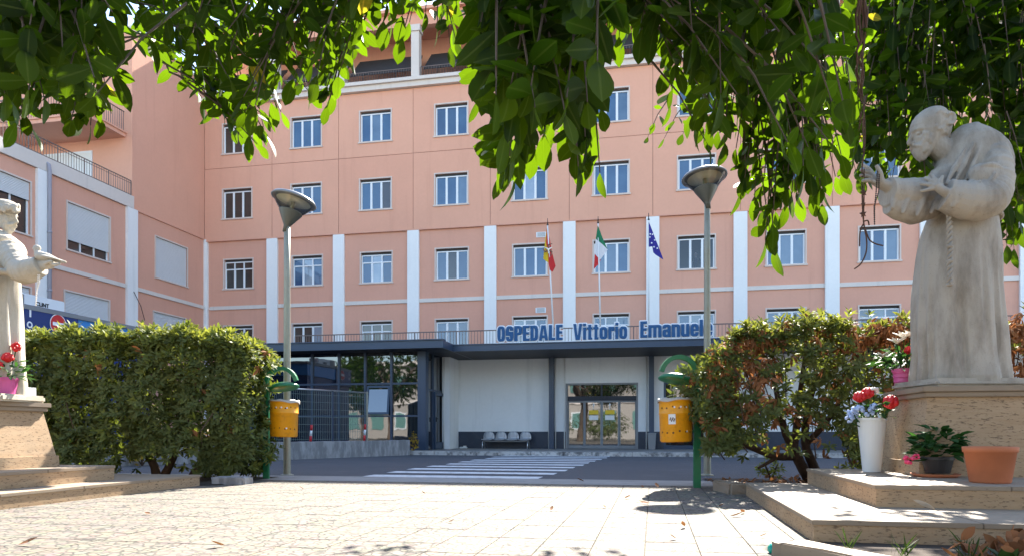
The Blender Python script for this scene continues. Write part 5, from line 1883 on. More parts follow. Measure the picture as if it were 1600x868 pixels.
# pots on the right-hand monument
b = loc_m(OR, 1.57, 3.18, CAPR)
bouquet(b, 'ribbed pink pot with white lilies and red roses at the friar statue\'s feet', 'pink', .078, .108, .24, 5,
        [(-.10, -.05, .50, .075, 'petal_white', 'lily'), (-.01, -.02, .56, .085, 'petal_white', 'lily'), (-.24, -.02, .36, .065, 'petal_white', 'lily'), (.09, .04, .58, .08, 'petal_white', 'lily'),
         (-.02, -.12, .42, .05, 'petal_red', 'rose'), (.10, -.10, .47, .048, 'petal_red', 'rose'), (.12, .0, .55, .05, 'petal_red', 'rose')], 190, .26, .24, 'flower pot', 'bouquet', (.13, .022))
b = ground(1362, 736, .331)
e = bouquet(b, 'tall white vase with big red roses and pale blue flowers', 'white_plastic', .085, .135, .55, 0,
        [(.15, -.08, .70, .085, 'petal_red', 'rose'), (-.10, .05, .76, .07, 'petal_red', 'rose'), (-.01, .06, .80, .07, 'petal_red', 'rose'), (.05, .05, .83, .05, 'petal_white', 'c'),
         (-.15, -.05, .63, .05, 'petal_blue', 'c'), (-.08, -.10, .61, .05, 'petal_blue', 'c'), (-.17, .03, .58, .045, 'petal_blue', 'c'), (-.03, -.11, .65, .045, 'petal_blue', 'c'), (-.21, -.02, .62, .045, 'petal_blue', 'c'), (-.24, -.02, .54, .04, 'petal_blue', 'c')], 70, .15, .2, 'vase', 'bouquet', (.08, .018))
dp = ground(1465, 744, .33)
e = bouquet(dp + Vector((0, 0, .034)), 'black plastic pot with a leafy green plant and one red bloom', 'black_pot', .10, .128, .15, 0, [(-.30, -.06, .12, .045, 'petal_pink', 'c'), (-.24, -.08, .15, .03, 'petal_pink', 'c')], 170, .17, .30, 'potted plant', 'bouquet', (.12, .028))
m = MB(); m.smooth = True
m.lathe([(0, 0), (.17, 0), (.205, .03), (.195, .03), (.165, .012), (0, .012)], 28, cap0=False, cap1=False)
o = m.build('saucer', M['terracotta'], None, dp + Vector((-.02, 0, .001)))
tag(o, 'terracotta saucer under the black plant pot', 'saucer')
tp = ground(1547, 753, .33)
e = empty('terracotta_pot', tp, 0, 'empty orange terracotta pot beside the pedestal shaft', 'plant pot')
m = MB(); m.smooth = True
m.lathe([(0, 0), (.14, 0), (.146, .01), (.182, .245), (.192, .247), (.196, .29), (.180, .292), (.166, .24), (0, .23)], 36, cap0=False, cap1=False)
m.build('pot', M['terracotta'], e)
MB().lathe([(0, .232), (.165, .232)], 24, cap0=False, cap1=False).build('soil', M['soil'], e)
# left monument: pink pot, white box
b = loc_m(OL, -1.02, -2.02, CAPL)
bouquet(b, 'plain pink pot of red and white flowers beside the pale statue', 'pink', .11, .145, .26, 0,
        [(-.02, -.06, .42, .06, 'petal_red', 'rose'), (.09, -.05, .47, .065, 'petal_red', 'rose'), (.04, -.12, .38, .055, 'petal_red', 'rose'), (-.14, -.02, .44, .08, 'petal_white', 'lily'),
         (.14, .02, .60, .05, 'petal_red', 'c'), (-.2, -.05, .52, .07, 'petal_white', 'c')], 120, .22, .24)
b = loc_m(OL, -.99, -1.76, CAPL)
e = empty('candle_box', b, ANG, 'small white box beside the pink pot on the pedestal', 'box')
MB().bevbox(-.1, .05, -.13, .10, 0, .17, .006).build('box_body', M['white_plastic'], e)
m = MB(); m.smooth = True; m.ball((-.03, -.02, .19), (.035, .05, .03), 10, 8); m.build('red_lamp', M['petal_pink'], e)

# ================================================================= STONES, BED, LITTER
def rough_block(name, c, size, rz, label, mat='kerb'):
    bm = bmesh.new(); bmesh.ops.create_cube(bm, size=1.0)
    bmesh.ops.bevel(bm, geom=bm.edges[:], offset=.08, segments=2, affect='EDGES')
    bmesh.ops.subdivide_edges(bm, edges=bm.edges[:], cuts=2, use_grid_fill=True)
    rs_ = random.Random(int(c[0] * 100))
    for v in bm.verts: v.co = Vector((v.co.x * size[0], v.co.y * size[1], (v.co.z + .5) * size[2])) + Vector((rs_.uniform(-1, 1), rs_.uniform(-1, 1), rs_.uniform(-1, 1) * (v.co.z > -.4))) * .005
    me = bpy.data.meshes.new(name); bm.to_mesh(me); bm.free(); me.materials.append(M[mat])
    o = obj(name, me, None, c, (0, 0, rz))
    return tag(o, label, 'stone', None)
rough_block('kerb_block', (1.80, 3.72, -.02), (.20, 1.05, .13), R(22), 'rounded pale kerb stone at the corner of the lower travertine step', 'honed')
rough_block('stone_block', (2.62, 8.55, -.02), (.22, .62, .16), R(4), 'rough stone block beside the green post of the stickered bin', 'honed')
rough_block('stone_block', (-3.90, 9.9, -.02), (.5, .25, .13), R(-8), 'rough stone edging block under the left hedge', 'wall_concrete')
o = MB().quad((1.95, 1.0, .016), (7, .2, .016), (7, 3.9, .016), (2.0, 4.72, .016)).build('planting_bed', M['soil'])
tag(o, kind='structure')
o = MB().quad((2.72, 8.2, .017), (9, 7.0, .017), (9, 10.0, .017), (2.95, 11.0, .017)).build('planting_bed', M['soil'])
tag(o, kind='structure')
o = MB().quad((-9, 9.4, .018), (-4.0, 9.62, .018), (-3.7, 11.3, .018), (-9, 12.0, .018)).build('planting_bed', M['soil'])
tag(o, kind='structure')
bp_ = ground(1213, 866)
e = empty('drink_bottle', bp_, R(-25), 'small teal and pink plastic bottle lying by the kerb stone', 'bottle')
m = MB(); m.smooth = True
m.tube([(-.05, 0, .035), (-.035, 0, .035), (-.02, 0, .034), (.02, 0, .033)], [.012, .032, .034, .034], 16); m.build('bottle_body', M['teal'], e)
m = MB(); m.smooth = True; m.tube([(.021, 0, .033), (.06, 0, .031)], [.0345, .033], 16); m.build('bottle_band', M['petal_pink'], e)
m = MB(); m.smooth = True; m.tube([(.061, 0, .031), (.10, 0, .028), (.115, 0, .027)], [.033, .03, .012], 16); m.build('bottle_end', M['teal'], e)

lg = leaf_geo(.10, .026, .35, -.35, 4)
def single_leaf(name, geo, mat):
    v, f, uv = geo
    me = bpy.data.meshes.new(name); me.from_pydata(v.tolist(), [], f); me.materials.append(mat)
    ul = me.uv_layers.new(name='UVMap')
    ul.data.foreach_set('uv', np.array([uv[i] for ff in f for i in ff], float).ravel())
    for p in me.polygons: p.use_smooth = True
    return me
dry = single_leaf('fallen_leaf', lg, M['dry_leaf'])
for px, py, s_ in ((28, 851, 1.1), (352, 852, .9), (475, 764, .8), (235, 802, .7), (861, 797, .8), (947, 793, .8), (1016, 786, 1.2), (1070, 822, .9), (1028, 761, 1.1), (975, 778, .9),
                   (913, 751, 1.1), (896, 764, .6), (1140, 806, 1.2), (1122, 790, 1.0), (1057, 841, .6), (700, 815, .6), (665, 771, .6), (1163, 800, .8), (1005, 760, .7), (1185, 838, .6)):
    p = ground(px, py, .016)
    o = obj('fallen_leaf', dry, None, p + Vector((0, 0, .004)), (random.uniform(-.4, .4), random.uniform(-.3, .3), random.uniform(0, 6.3)))
    o.scale = (s_, s_ * random.uniform(.6, 1), s_)
    tag(o, 'dry brown leaf fallen on the sunlit paving', 'leaf', 'fallen leaves on the paving')
for px, py in ((1150, 744), (1208, 742)):
    pass
n = 420
gx = rng.uniform(2.75, 5.2, n); gy = rng.uniform(8.35, 10.2, n)
pos = np.stack([gx, gy, np.full(n, .02) + rng.uniform(0, .10, n) * rng.uniform(0, 1, n)], 1)
th = rng.uniform(0, 6.28, n)
o = scatter('leaf_litter', lg, pos, np.stack([np.cos(th), np.sin(th), rng.normal(0, .3, n)], 1), np.tile([0, 0, 1.], (n, 1)) + rng.normal(0, .5, (n, 3)), rng.uniform(.5, 1.2, n), M['dry_leaf'], None)
tag(o, 'drift of dry reddish leaves under the browned hedge', 'leaves', kind='stuff')
n = 150
pos = np.stack([rng.normal(2.85, .16, n), rng.normal(3.95, .14, n), .02 + np.abs(rng.normal(0, .055, n))], 1)
th = rng.uniform(0, 6.28, n)
o = scatter('dry_clump', lg, pos, np.stack([np.cos(th), np.sin(th), rng.uniform(0, 1.4, n)], 1), rng.normal(0, 1, (n, 3)), rng.uniform(.6, 1.2, n), M['dry_leaf'], None)
tag(o, 'heap of curled dry leaves on the soil before the travertine step', 'leaves', kind='stuff')
# dead leaf on the travertine step
big = single_leaf('withered_leaf', leaf_geo(.15, .032, .6, -.35, 6), M['bag'])
for (px, py, z_, rz, lab) in ((1462, 800, .163, 2.9, 'pale curled withered leaf on the lower travertine step'), ):
    p = ground(px, py, z_)
    o = obj('withered_leaf', big, None, p + Vector((0, 0, .02)), (0.5, -.15, rz)); tag(o, lab, 'leaf')
big2 = single_leaf('withered_leaf', leaf_geo(.30, .07, .5, -.3, 5), M['dry_leaf'])
p = ground(245, 762, .0)
o = obj('withered_leaf', big2, None, p + Vector((0, 0, .03)), (.7, -.1, .5)); tag(o, 'large brown withered leaf lying against the left travertine step', 'leaf')
# weeds in the bed
def weed(p, n, L, label, w=.012):
    th = rng.uniform(0, 6.28, n)
    d = np.stack([np.cos(th) * .5, np.sin(th) * .5, rng.uniform(.5, 1.2, n)], 1)
    o = scatter('weed', leaf_geo(L, w, .2, .25, 4), np.tile([0, 0, 0.], (n, 1)) + rng.normal(0, .02, (n, 3)) * [1, 1, 0], d, rng.normal(0, 1, (n, 3)), rng.uniform(.5, 1.1, n), M['weed'], None)
    o.location = p
    tag(o, label, 'weed', 'weeds in the dark bed')
for px, X, Y in ((0, 2.25, 4.1), (0, 2.75, 4.3), (0, 2.05, 4.35), (0, 2.5, 3.9)):
    weed((X, Y, .017), 14, .16, 'thin grassy weed in the soil before the travertine step', .005)
weed((2.62, 3.72, .017), 12, .15, 'broad-leaved green weed in the soil before the travertine step', .04)

# ================================================================= PERSON behind a window
pw = CORNER + U * sx(1087, -.6) + W * .60 + Vector((0, 0, 0))
zf_ = ZB + .122
m = MB(); m.smooth = True
limb(m, [(0, 0, .86), (0, 0, 1.05), (0, 0, 1.25), (0, 0, 1.38), (0, 0, 1.46)], [.15, .15, .175, .15, .07], 16, .62)
for s_ in (-1, 1):
    limb(m, [(s_ * .13, 0, 1.38), (s_ * .21, 0, 1.33), (s_ * .25, .0, 1.1), (s_ * .24, -.08, .9)], [.07, .065, .05, .042], 10)
    limb(m, [(s_ * .09, 0, .9), (s_ * .10, 0, .5), (s_ * .10, .02, .06)], [.10, .075, .05], 10)
    m.box(s_ * .10 - .045, s_ * .10 + .045, -.16, .06, 0, .07)
m.m = 1
limb(m, [(0, 0, 1.42), (0, -.005, 1.53)], [.055, .052], 10)
m.ball((0, -.01, 1.62), (.078, .095, .115), 16, 12)
m.ball((0, -.105, 1.61), (.014, .02, .022), 8, 6)
for s_ in (-1, 1):
    m.ball((s_ * .079, 0, 1.61), (.012, .02, .03), 8, 6); limb(m, [(s_ * .24, -.08, .92), (s_ * .23, -.13, .82)], [.04, .03], 8)
m.m = 2
m.ball((0, .012, 1.66), (.082, .095, .09), 16, 12)
o = m.build('person', [paint('dark_uniform', (.02, .03, .05), .8), paint('skin', (.42, .25, .18), .6), paint('dark_hair', (.02, .015, .012), .6)], None, (pw.x, pw.y, zf_), (0, 0, ANG))
tag(o, 'person in a dark blue top standing behind a second-floor window', 'person')

# ================================================================= HEDGES
hl_geo = leaf_geo(1.0, .15, .25, .22, 3, .1)
def rosettes(centers, axes, n_leaf, L, tilt=(35, 75)):
    """leaf positions for whorls of leaves around each axis"""
    n = len(centers)
    a = unit(axes)
    ref = np.tile([0.3, .2, 1.0], (n, 1)); ref[np.abs(a[:, 2]) > .9] = [1, 0, 0]
    e1 = unit(np.cross(a, ref)); e2 = np.cross(a, e1)
    P = []; D = []; UP = []; S = []
    for k in range(n_leaf):
        th = 2 * np.pi * k / n_leaf * 1.618 * 1.0 + rng.uniform(0, .6, n)
        ti = np.radians(rng.uniform(tilt[0], tilt[1], n))[:, None]
        rad = e1 * np.cos(th)[:, None] + e2 * np.sin(th)[:, None]
        d = a * np.cos(ti) + rad * np.sin(ti)
        P.append(centers + a * (rng.uniform(-.25, .15, n)[:, None] * L)); D.append(d); UP.append(a + rng.normal(0, .15, (n, 3))); S.append(L * rng.uniform(.65, 1.15, n))
    return np.concatenate(P), np.concatenate(D), np.concatenate(UP), np.concatenate(S)
def hedge_points(n, bx, surf=.75):
    """points in a rounded box, crowded towards its skin, with outward axes"""
    (x0, x1, y0, y1, z0, z1) = bx
    c = np.array([(x0+x1)/2, (y0+y1)/2, (z0+z1)/2]); h = np.array([(x1-x0)/2, (y1-y0)/2, (z1-z0)/2])
    p = rng.uniform(-1, 1, (n, 3))
    k = int(n * surf)
    ax = rng.choice(3, k, p=[.18, .50, .32]); sg = np.where(rng.random(k) < .5, -1, 1)
    sg = np.where((ax == 1) & (rng.random(k) < .72), -1, sg); sg = np.where((ax == 2) & (rng.random(k) < .9), 1, sg)
    p[np.arange(k), ax] = sg * rng.uniform(.82, 1.0, k)
    # round the box off
    q_ = np.sign(p) * np.abs(p)
    nn = (np.abs(p) ** 6).sum(1) ** (1/6)
    p = p / np.maximum(nn, 1)[:, None] * 1.0
    pos = c + p * h
    bump = .11 * np.sin(pos[:, 0] * 5.1 + 1) * np.sin(pos[:, 2] * 4.3) + .05 * np.sin(pos[:, 0] * 11 + pos[:, 1] * 7)
    out = unit(np.sign(p) * np.abs(p) ** 5 / h)
    pos = pos + out * bump[:, None]
    tall = (p[:, 2] > .9) & (rng.random(n) < .35)
    pos[tall, 2] += rng.uniform(0, .13, tall.sum())
    axd = unit(out * .8 + np.array([0, -.05, .55]) + rng.normal(0, .38, (n, 3)))
    return pos, axd
def hedge(name, label, bx, n, L, keep=None, dead=None, new_top=True, trunks=()):
    o0 = Vector(((bx[0]+bx[1])/2, (bx[2]+bx[3])/2, 0.017))
    e = empty('hedge', o0, 0, label, 'hedge')
    pos, ax = hedge_points(n, bx)
    if keep is not None:
        k = keep(pos); pos, ax = pos[k], ax[k]
    off = np.array([o0.x, o0.y, o0.z])
    isd = dead(pos) if dead is not None else np.zeros(len(pos), bool)
    top = (pos[:, 2] > bx[5] - .36 + .1 * rng.normal(0, 1, len(pos))) & (rng.random(len(pos)) < .75) if new_top else np.zeros(len(pos), bool)
    top = (top | (rng.random(len(pos)) < .10)) & ~isd
    for sel, mk, nm, nl, tl, LL in ((~isd & ~top, 'hedge', 'foliage', 9, (35, 80), L), (top, 'hedge_new', 'young_foliage', 9, (20, 62), L * 1.05), (isd, 'hedge_dead', 'dry_foliage', 8, (95, 160), L * 1.1)):
        if sel.sum() == 0: continue
        P, D, UPV, S = rosettes(pos[sel] - off, ax[sel], nl, LL, tl)
        o = scatter(nm, hl_geo, P, D, UPV, S, M[mk], e)
        o['kind'] = 'stuff'
    for pts, rad in trunks:
        m = MB(); m.smooth = True
        limb(m, [Vector(p) - o0 for p in pts], rad, 8, 1.0, 4, .06, 20)
        m.build('trunk', M['hedge_bark'], e)
    # inner twigs
    m = MB()
    for k in range(90):
        i = rng.integers(len(pos)); p = pos[i] - off
        b = p * np.array([.9, .8, .55]) + rng.normal(0, .1, 3)
        b[2] = max(b[2], .15)
        m.tube([b, (b + p) / 2 + rng.normal(0, .03, 3), p], [.009, .007, .004], 5)
    t = m.build('twigs', M['hedge_bark'], e); t['kind'] = 'stuff'
    return e
# left hedge: dense, clipped, young growth on top
xl0, xl1 = (30 - CX) / F * 10.3, (413 - CX) / F * 10.6
LB = (xl0 - .9, xl1, 10.05, 11.5, .05, 2.17)
def keepL(p):
    px = CX + F * p[:, 0] / p[:, 1]; py = HY - F * (p[:, 2] - H) / p[:, 1]
    k = np.ones(len(p), bool)
    gap = (px > 185) & (px < 305) & (py > 708)
    k &= ~(gap & (rng.random(len(p)) < .93))
    low = (py > 725)
    k &= ~(low & (px < 320) & (rng.random(len(p)) < .5))
    k &= ~((px > 300) & (py < 506 + ((px - 300) / 100) ** 2 * 30))
    k &= ~((px < 110) & (py < 506 + ((110 - px) / 100) ** 2 * 40))
    return k
def yv(z): return z
hedge('hedge', 'dense dark green hedge with pale young tops behind the left pedestal', LB, 6000, .122, keepL, lambda p: rng.random(len(p)) < .008, True,
      [([(-5.35, 10.7, .0), (-5.4, 10.65, .3), (-5.75, 10.6, .75), (-5.9, 10.6, 1.4)], [.075, .06, .05, .03]),
       ([(-5.30, 10.75, .0), (-5.1, 10.7, .35), (-4.9, 10.6, .8), (-4.7, 10.7, 1.5)], [.07, .055, .045, .03]),
       ([(-4.9, 10.8, .0), (-4.6, 10.8, .5), (-4.2, 10.7, 1.2)], [.06, .05, .03]),
       ([(-6.3, 10.8, .0), (-6.4, 10.8, .6), (-6.9, 10.7, 1.4)], [.06, .05, .03])])
# right hedge: sparse, browned
RB = (2.2, 9.6, 8.75, 10.15, .30, 2.12)
def keepR(p):
    px = CX + F * p[:, 0] / p[:, 1]; py = HY - F * (p[:, 2] - H) / p[:, 1]
    f = np.ones(len(p))
    f[(py > 690) & (px > 1150) & (px < 1330)] = .06
    f[(py > 660) & (py <= 690) & (px > 1200) & (px < 1310)] = .22
    f[(py > 705) & (px <= 1150)] = .0
    f[(py > 600) & (py <= 660) & (px > 1180) & (px < 1300)] = .6
    f[(py > 560) & (py < 650) & (px > 1190) & (px < 1260)] = .5
    f[(py > 725)] *= .2
    f[(px < 1160) & (py < 508 + (1160 - px) * .75)] = 0
    f[(px < 1100) & (py > 660)] = .0
    f[(px > 1330) & (p[:, 1] < 9.0)] *= .5
    return rng.random(len(p)) < f * .85
def deadR(p):
    px = CX + F * p[:, 0] / p[:, 1]; py = HY - F * (p[:, 2] - H) / p[:, 1]
    f = np.full(len(p), .16)
    f[(px > 1105) & (px < 1215) & (py > 515) & (py < 650)] = .55
    f[(px > 1330) & (py < 560)] = .72
    f[(px > 1430)] = .85
    f[(py > 640) & (px < 1300)] = .18
    return rng.random(len(p)) < f
t1 = ground(1266, 752); t2 = ground(1276, 752)
hedge('hedge', 'sparse hedge with brown dead leaves and bare trunks behind the right pedestal', RB, 8000, .118, keepR, deadR, True,
      [([t1, at(1250, 722, 9.9), at(1240, 700, 9.8), at(1225, 668, 9.7), at(1215, 620, 9.6), at(1205, 570, 9.6)], [.085, .075, .07, .055, .04, .025]),
       ([at(1243, 712, 9.85), at(1215, 712, 9.7), at(1185, 702, 9.6), at(1160, 690, 9.5), at(1120, 660, 9.4)], [.055, .055, .05, .04, .02]),
       ([at(1240, 702, 9.8), at(1245, 660, 9.8), at(1252, 600, 9.7), at(1258, 550, 9.6)], [.06, .05, .035, .02]),
       ([t2 + Vector((.1, .1, 0)), at(1268, 720, 10.0), at(1258, 690, 9.9), at(1262, 640, 9.8), at(1280, 580, 9.7)], [.08, .07, .06, .045, .025]),
       ([at(1262, 690, 9.9), at(1290, 660, 9.8), at(1320, 610, 9.7), at(1340, 560, 9.6)], [.045, .04, .03, .02]),
       ([at(1215, 712, 9.7), at(1200, 722, 9.6), at(1185, 730, 9.5)], [.03, .024, .016]),
       ([(6.4, 9.5, 0), (6.5, 9.5, .8), (6.9, 9.4, 1.7)], [.07, .055, .03]), ([(7.6, 9.4, 0), (7.5, 9.5, .8), (7.3, 9.4, 1.7)], [.07, .055, .03])])
def bush(base, label, n, r, h, mat, L=.08):
    e = empty('shrub', base, 0, label, 'shrub')
    d = unit(rng.normal(0, 1, (n, 3))); rr_ = rng.uniform(.5, 1, n)[:, None]
    c = d * rr_ * np.array([r, r, h / 2]) + np.array([0, 0, h / 2])
    P, D, UPV, S = rosettes(c, unit(d + [0, 0, .7]), 8, L)
    o = scatter('foliage', hl_geo, P, D, UPV, S, M[mat], e); o['kind'] = 'stuff'
    m = MB(); m.smooth = True
    for k in range(4):
        a = k * 1.57 + .4
        limb(m, [(0, 0, -.01), (.3 * r * math.cos(a), .3 * r * math.sin(a), h * .35), (.7 * r * math.cos(a), .7 * r * math.sin(a), h * .75)], [.018, .013, .006], 6)
    m.build('stems', M['hedge_bark'], e)
    return e
M['shrub_yellow'] = leaf_mat('golden_leaf', (.45, .28, .02), (.5, .35, .03), (.4, .27, .03), .3, .6, .4, False)
bush(ground(1202, 752, .018), 'small bright green sprout under the browned hedge', 26, .19, .34, 'hedge_new', .085).location = ground(1205, 750, .018)
bush(Vector((4.3, 8.75, .018)), 'low leafy shoot of fresh green beside the white vase', 40, .34, .62, 'hedge_new', .09)
bush(ground(119, 735, .018) + Vector((0, 2.3, 0)), 'golden-leaved low shrub under the left hedge', 60, .40, .5, 'shrub_yellow', .08)
bush(CORNER + U * sy(645, yg - .5) + W * (yg - .4) + Vector((0, 0, .12)), 'yellow-flowered small shrub at the foot of the glass corner', 60, .16, .62, 'shrub_yellow', .06)

# ================================================================= FICUS TREES overhead
fic = [leaf_geo(1.0, .225, .16, .14, 6, .12), leaf_geo(1.0, .20, .28, .28, 6, .25), leaf_geo(1.0, .24, .10, .04, 6, .05)]
BOUND = [(-60, 215), (0, 190), (22, 225), (40, 205), (60, 165), (95, 205), (125, 210), (150, 205), (168, 190), (178, 120), (188, 40), (205, 22), (222, 40), (240, 90), (262, 128), (285, 150), (312, 175),
         (335, 195), (360, 225), (385, 238), (415, 232), (437, 205), (448, 150), (475, 168), (500, 182), (520, 180), (536, 172), (546, 105), (570, 85), (600, 78), (622, 95), (642, 70),
         (655, 35), (672, 62), (700, 75), (718, 70), (735, 50), (748, 175), (765, 190), (776, 272), (792, 292), (812, 280), (832, 262), (852, 250), (870, 215), (890, 262), (906, 275),
         (928, 282), (946, 262), (952, 205), (976, 172), (990, 150), (1012, 118), (1026, 205), (1045, 198), (1062, 190), (1082, 215), (1096, 236), (1112, 215), (1128, 238), (1150, 200), (1168, 208), (1182, 150),
         (1200, 150), (1215, 240), (1235, 330), (1262, 338), (1290, 325), (1310, 300), (1330, 315), (1350, 300), (1390, 325), (1430, 330), (1445, 400), (1480, 260), (1540, 200), (1562, 330), (1585, 400), (1610, 410), (1680, 380)]
bx_, by_ = np.array(BOUND, float).T
HOLES = [(1030, 55, 1062, 150, .5), (195, 40, 225, 70, .8), (560, 25, 640, 75, .35), (655, 20, 735, 60, .45), (945, 50, 1038, 240, .95), (1180, 90, 1278, 190, .92)]
def tree(label, trunk_base, leaning, xr, depthf, leafL, limbs, dens, extra, seed, shade=(), tips=()):
    global rng
    rs_ = np.random.default_rng(seed)
    e = empty('ficus_tree', Vector(trunk_base), 0, label, 'tree')
    o0 = np.array(trunk_base, float)
    m = MB(); m.smooth = True
    limb(m, [Vector((0, 0, -.05)), Vector(leaning) * .35 + Vector((0, 0, 1.0)), Vector(leaning) + Vector((0, 0, 2.6))], [.42, .30, .26], 16, 1.0, 6, .05, 10)
    m.build('trunk', M['bark'], e)
    top = Vector(trunk_base) + Vector(leaning) + Vector((0, 0, 2.5))
    lends = []
    for pts in limbs:
        m = MB(); m.smooth = True
        full = [top] + [Vector(p) for p in pts]
        rad = [.19 * (1 - k / (len(full) - 1)) ** 1.3 + .012 for k in range(len(full))]
        p_, r_ = smooth_path([Vector(p) - Vector(trunk_base) for p in full], rad, 5)
        m.tube(p_, r_, 9)
        m.build('limb', M['bark'], e)
        lends += full[1:]
    LP = np.array([list(p) for p in lends])
    P = []; D = []; UPV = []; S = []; KIND = []
    tw = MB()
    def spray(tip, L, n, lean):
        # a twig hanging from the nearest limb point towards the tip
        tip = np.array(tip, float)
        i = np.argmin(((LP - tip) ** 2).sum(1) + rs_.uniform(0, 2.0, len(LP)))
        to = LP[i] - tip
        dist = np.linalg.norm(to)
        dirn = to / max(dist, 1e-6)
        b = tip + dirn * min(dist, .30 + .25 * rs_.random()) + np.array([lean * .12, rs_.normal(0, .05), .30 + .15 * rs_.random()])
        mid = (b + tip) / 2 + np.array([0, 0, .05])
        tw.tube([b - o0, mid - o0, tip - o0], [.008, .006, .003], 5)
        ax = (tip - b) / np.linalg.norm(tip - b)
        for k in range(n):
            t = 1 - (k / n) ** 1.15 * .95
            p = (1-t)**2 * b + 2*t*(1-t) * mid + t*t * tip
            an = k * 2.4 + rs_.uniform(-.5, .5)
            e1 = np.cross(ax, [0, 1, .2]); e1 /= np.linalg.norm(e1); e2 = np.cross(ax, e1)
            rad = e1 * np.cos(an) + e2 * np.sin(an)
            d = ax * .35 + rad * (.95 + .35 * rs_.random()) + np.array([0, 0, -.12]) + rs_.normal(0, .28, 3)
            if k == 0: d = ax + np.array([0, 0, -.3]) + rs_.normal(0, .1, 3)
            P.append(p); D.append(d); UPV.append(np.array([0, .35, .45]) + rad * .3 + rs_.normal(0, .5, 3)); S.append(L * rs_.uniform(.72, 1.15))
            KIND.append(1 if (rs_.random() < .006) else 0)
    x = xr[0]
    while x < xr[1]:
        bnd = np.interp(x, bx_, by_)
        y = bnd - rs_.uniform(26, 48)
        first = True
        while y > -70:
            px = x + rs_.uniform(-9, 9)
            ok = True
            for (a0, b0, a1, b1, pr) in HOLES:
                if a0 < px < a1 and b0 < y < b1 and rs_.random() < pr: ok = False
            if y < bnd - 20 and rs_.random() > dens: ok = False
            if ok:
                Y = depthf(px, y) + (rs_.normal(.5, .25) if first else rs_.uniform(-1.0, .4))
                tip = at(px, y, Y)
                spray(tip, leafL(px), 6 if first else 8, rs_.uniform(-1, 1))
            y -= rs_.uniform(22, 40); first = False
        x += rs_.uniform(11, 17)
    # the mass of the crown above the picture
    for (n_, c0, c1) in extra:
        for k in range(n_):
            t_ = np.array([rs_.uniform(c0[i], c1[i]) for i in range(3)])
            spray(t_, .17, 7, rs_.uniform(-1, 1))
    for (px, py, Y_) in tips:     # low outer shoots
        for q_ in range(3): spray(at(px + rs_.uniform(-14, 14), py - 12 - 28 * q_, Y_ + rs_.uniform(-.15, .15)), leafL(px), 6, rs_.uniform(-1, 1))
    for (px, py) in shade:      # outer twigs that shade the near paving
        g_ = ground(px, py)
        t_ = np.array(g_ + sdir * (4.5 / sdir.z))
        spray(t_, .17, 5, rs_.uniform(-1, 1))
    P = np.array(P); D = np.array(D); UPV = np.array(UPV); S = np.array(S); KIND = np.array(KIND)
    # largest-looking leaves are single parts, the rest one mass
    inview = (np.abs(P[:, 0] / np.maximum(P[:, 1], .3)) < .75) & (P[:, 1] > .8) & ((P[:, 2] - H) / np.maximum(P[:, 1], .3) < .62)
    app = np.where(inview, S / np.maximum(P[:, 1], .5), 0)
    order = np.argsort(-app)
    single = order[:300]
    meshes = [[single_leaf('leaf', g_, M['ficus']), single_leaf('leaf', g_, M['ficus_yellow'])] for g_ in fic]
    Rm = frames(P, D, UPV)
    for i in single:
        o = obj('leaf', meshes[i % 3][KIND[i]], e)
        M4 = Matrix(Rm[i].tolist()).to_4x4()
        o.matrix_local = Matrix.Translation(Vector(P[i] - o0)) @ M4 @ Matrix.Scale(S[i], 4)
    rest_ = order[300:]
    rest_ = rest_
    for gi in range(3):
        sel = rest_[rest_ % 3 == gi]
        if gi == 0: allP = []
        allP.append(sel)
    # one object for all the remaining leaves
    vs = []; fs = []; uvs = []; mi = []
    base = 0
    for gi in range(3):
        v, f, uv = fic[gi]
        sel = allP[gi]
        V = np.einsum('nij,kj->nki', Rm[sel], v) * S[sel][:, None, None] + (P[sel] - o0)[:, None, :]
        vs.append(V.reshape(-1, 3))
        k_ = len(v)
        for j in range(len(sel)):
            for ff in f: fs.append(tuple(q_ + base for q_ in ff))
            base += k_
        per = np.array([uv[q_] for ff in f for q_ in ff], float)
        uvs.append(np.tile(per, (len(sel), 1)))
        mi.append(np.repeat(KIND[sel], len(f)))
    me = bpy.data.meshes.new('crown')
    me.from_pydata(np.concatenate(vs).tolist(), [], fs)
    me.materials.append(M['ficus']); me.materials.append(M['ficus_yellow'])
    ul = me.uv_layers.new(name='UVMap'); ul.data.foreach_set('uv', np.concatenate(uvs).ravel())
    me.polygons.foreach_set('material_index', np.concatenate(mi).astype(np.int32))
    me.polygons.foreach_set('use_smooth', np.ones(len(me.polygons), bool))
    o = obj('crown', me, e); o['kind'] = 'stuff'
    t = tw.build('twigs', M['bark'], e); t['kind'] = 'stuff'
    print('ficus leaves', len(P))
    return e
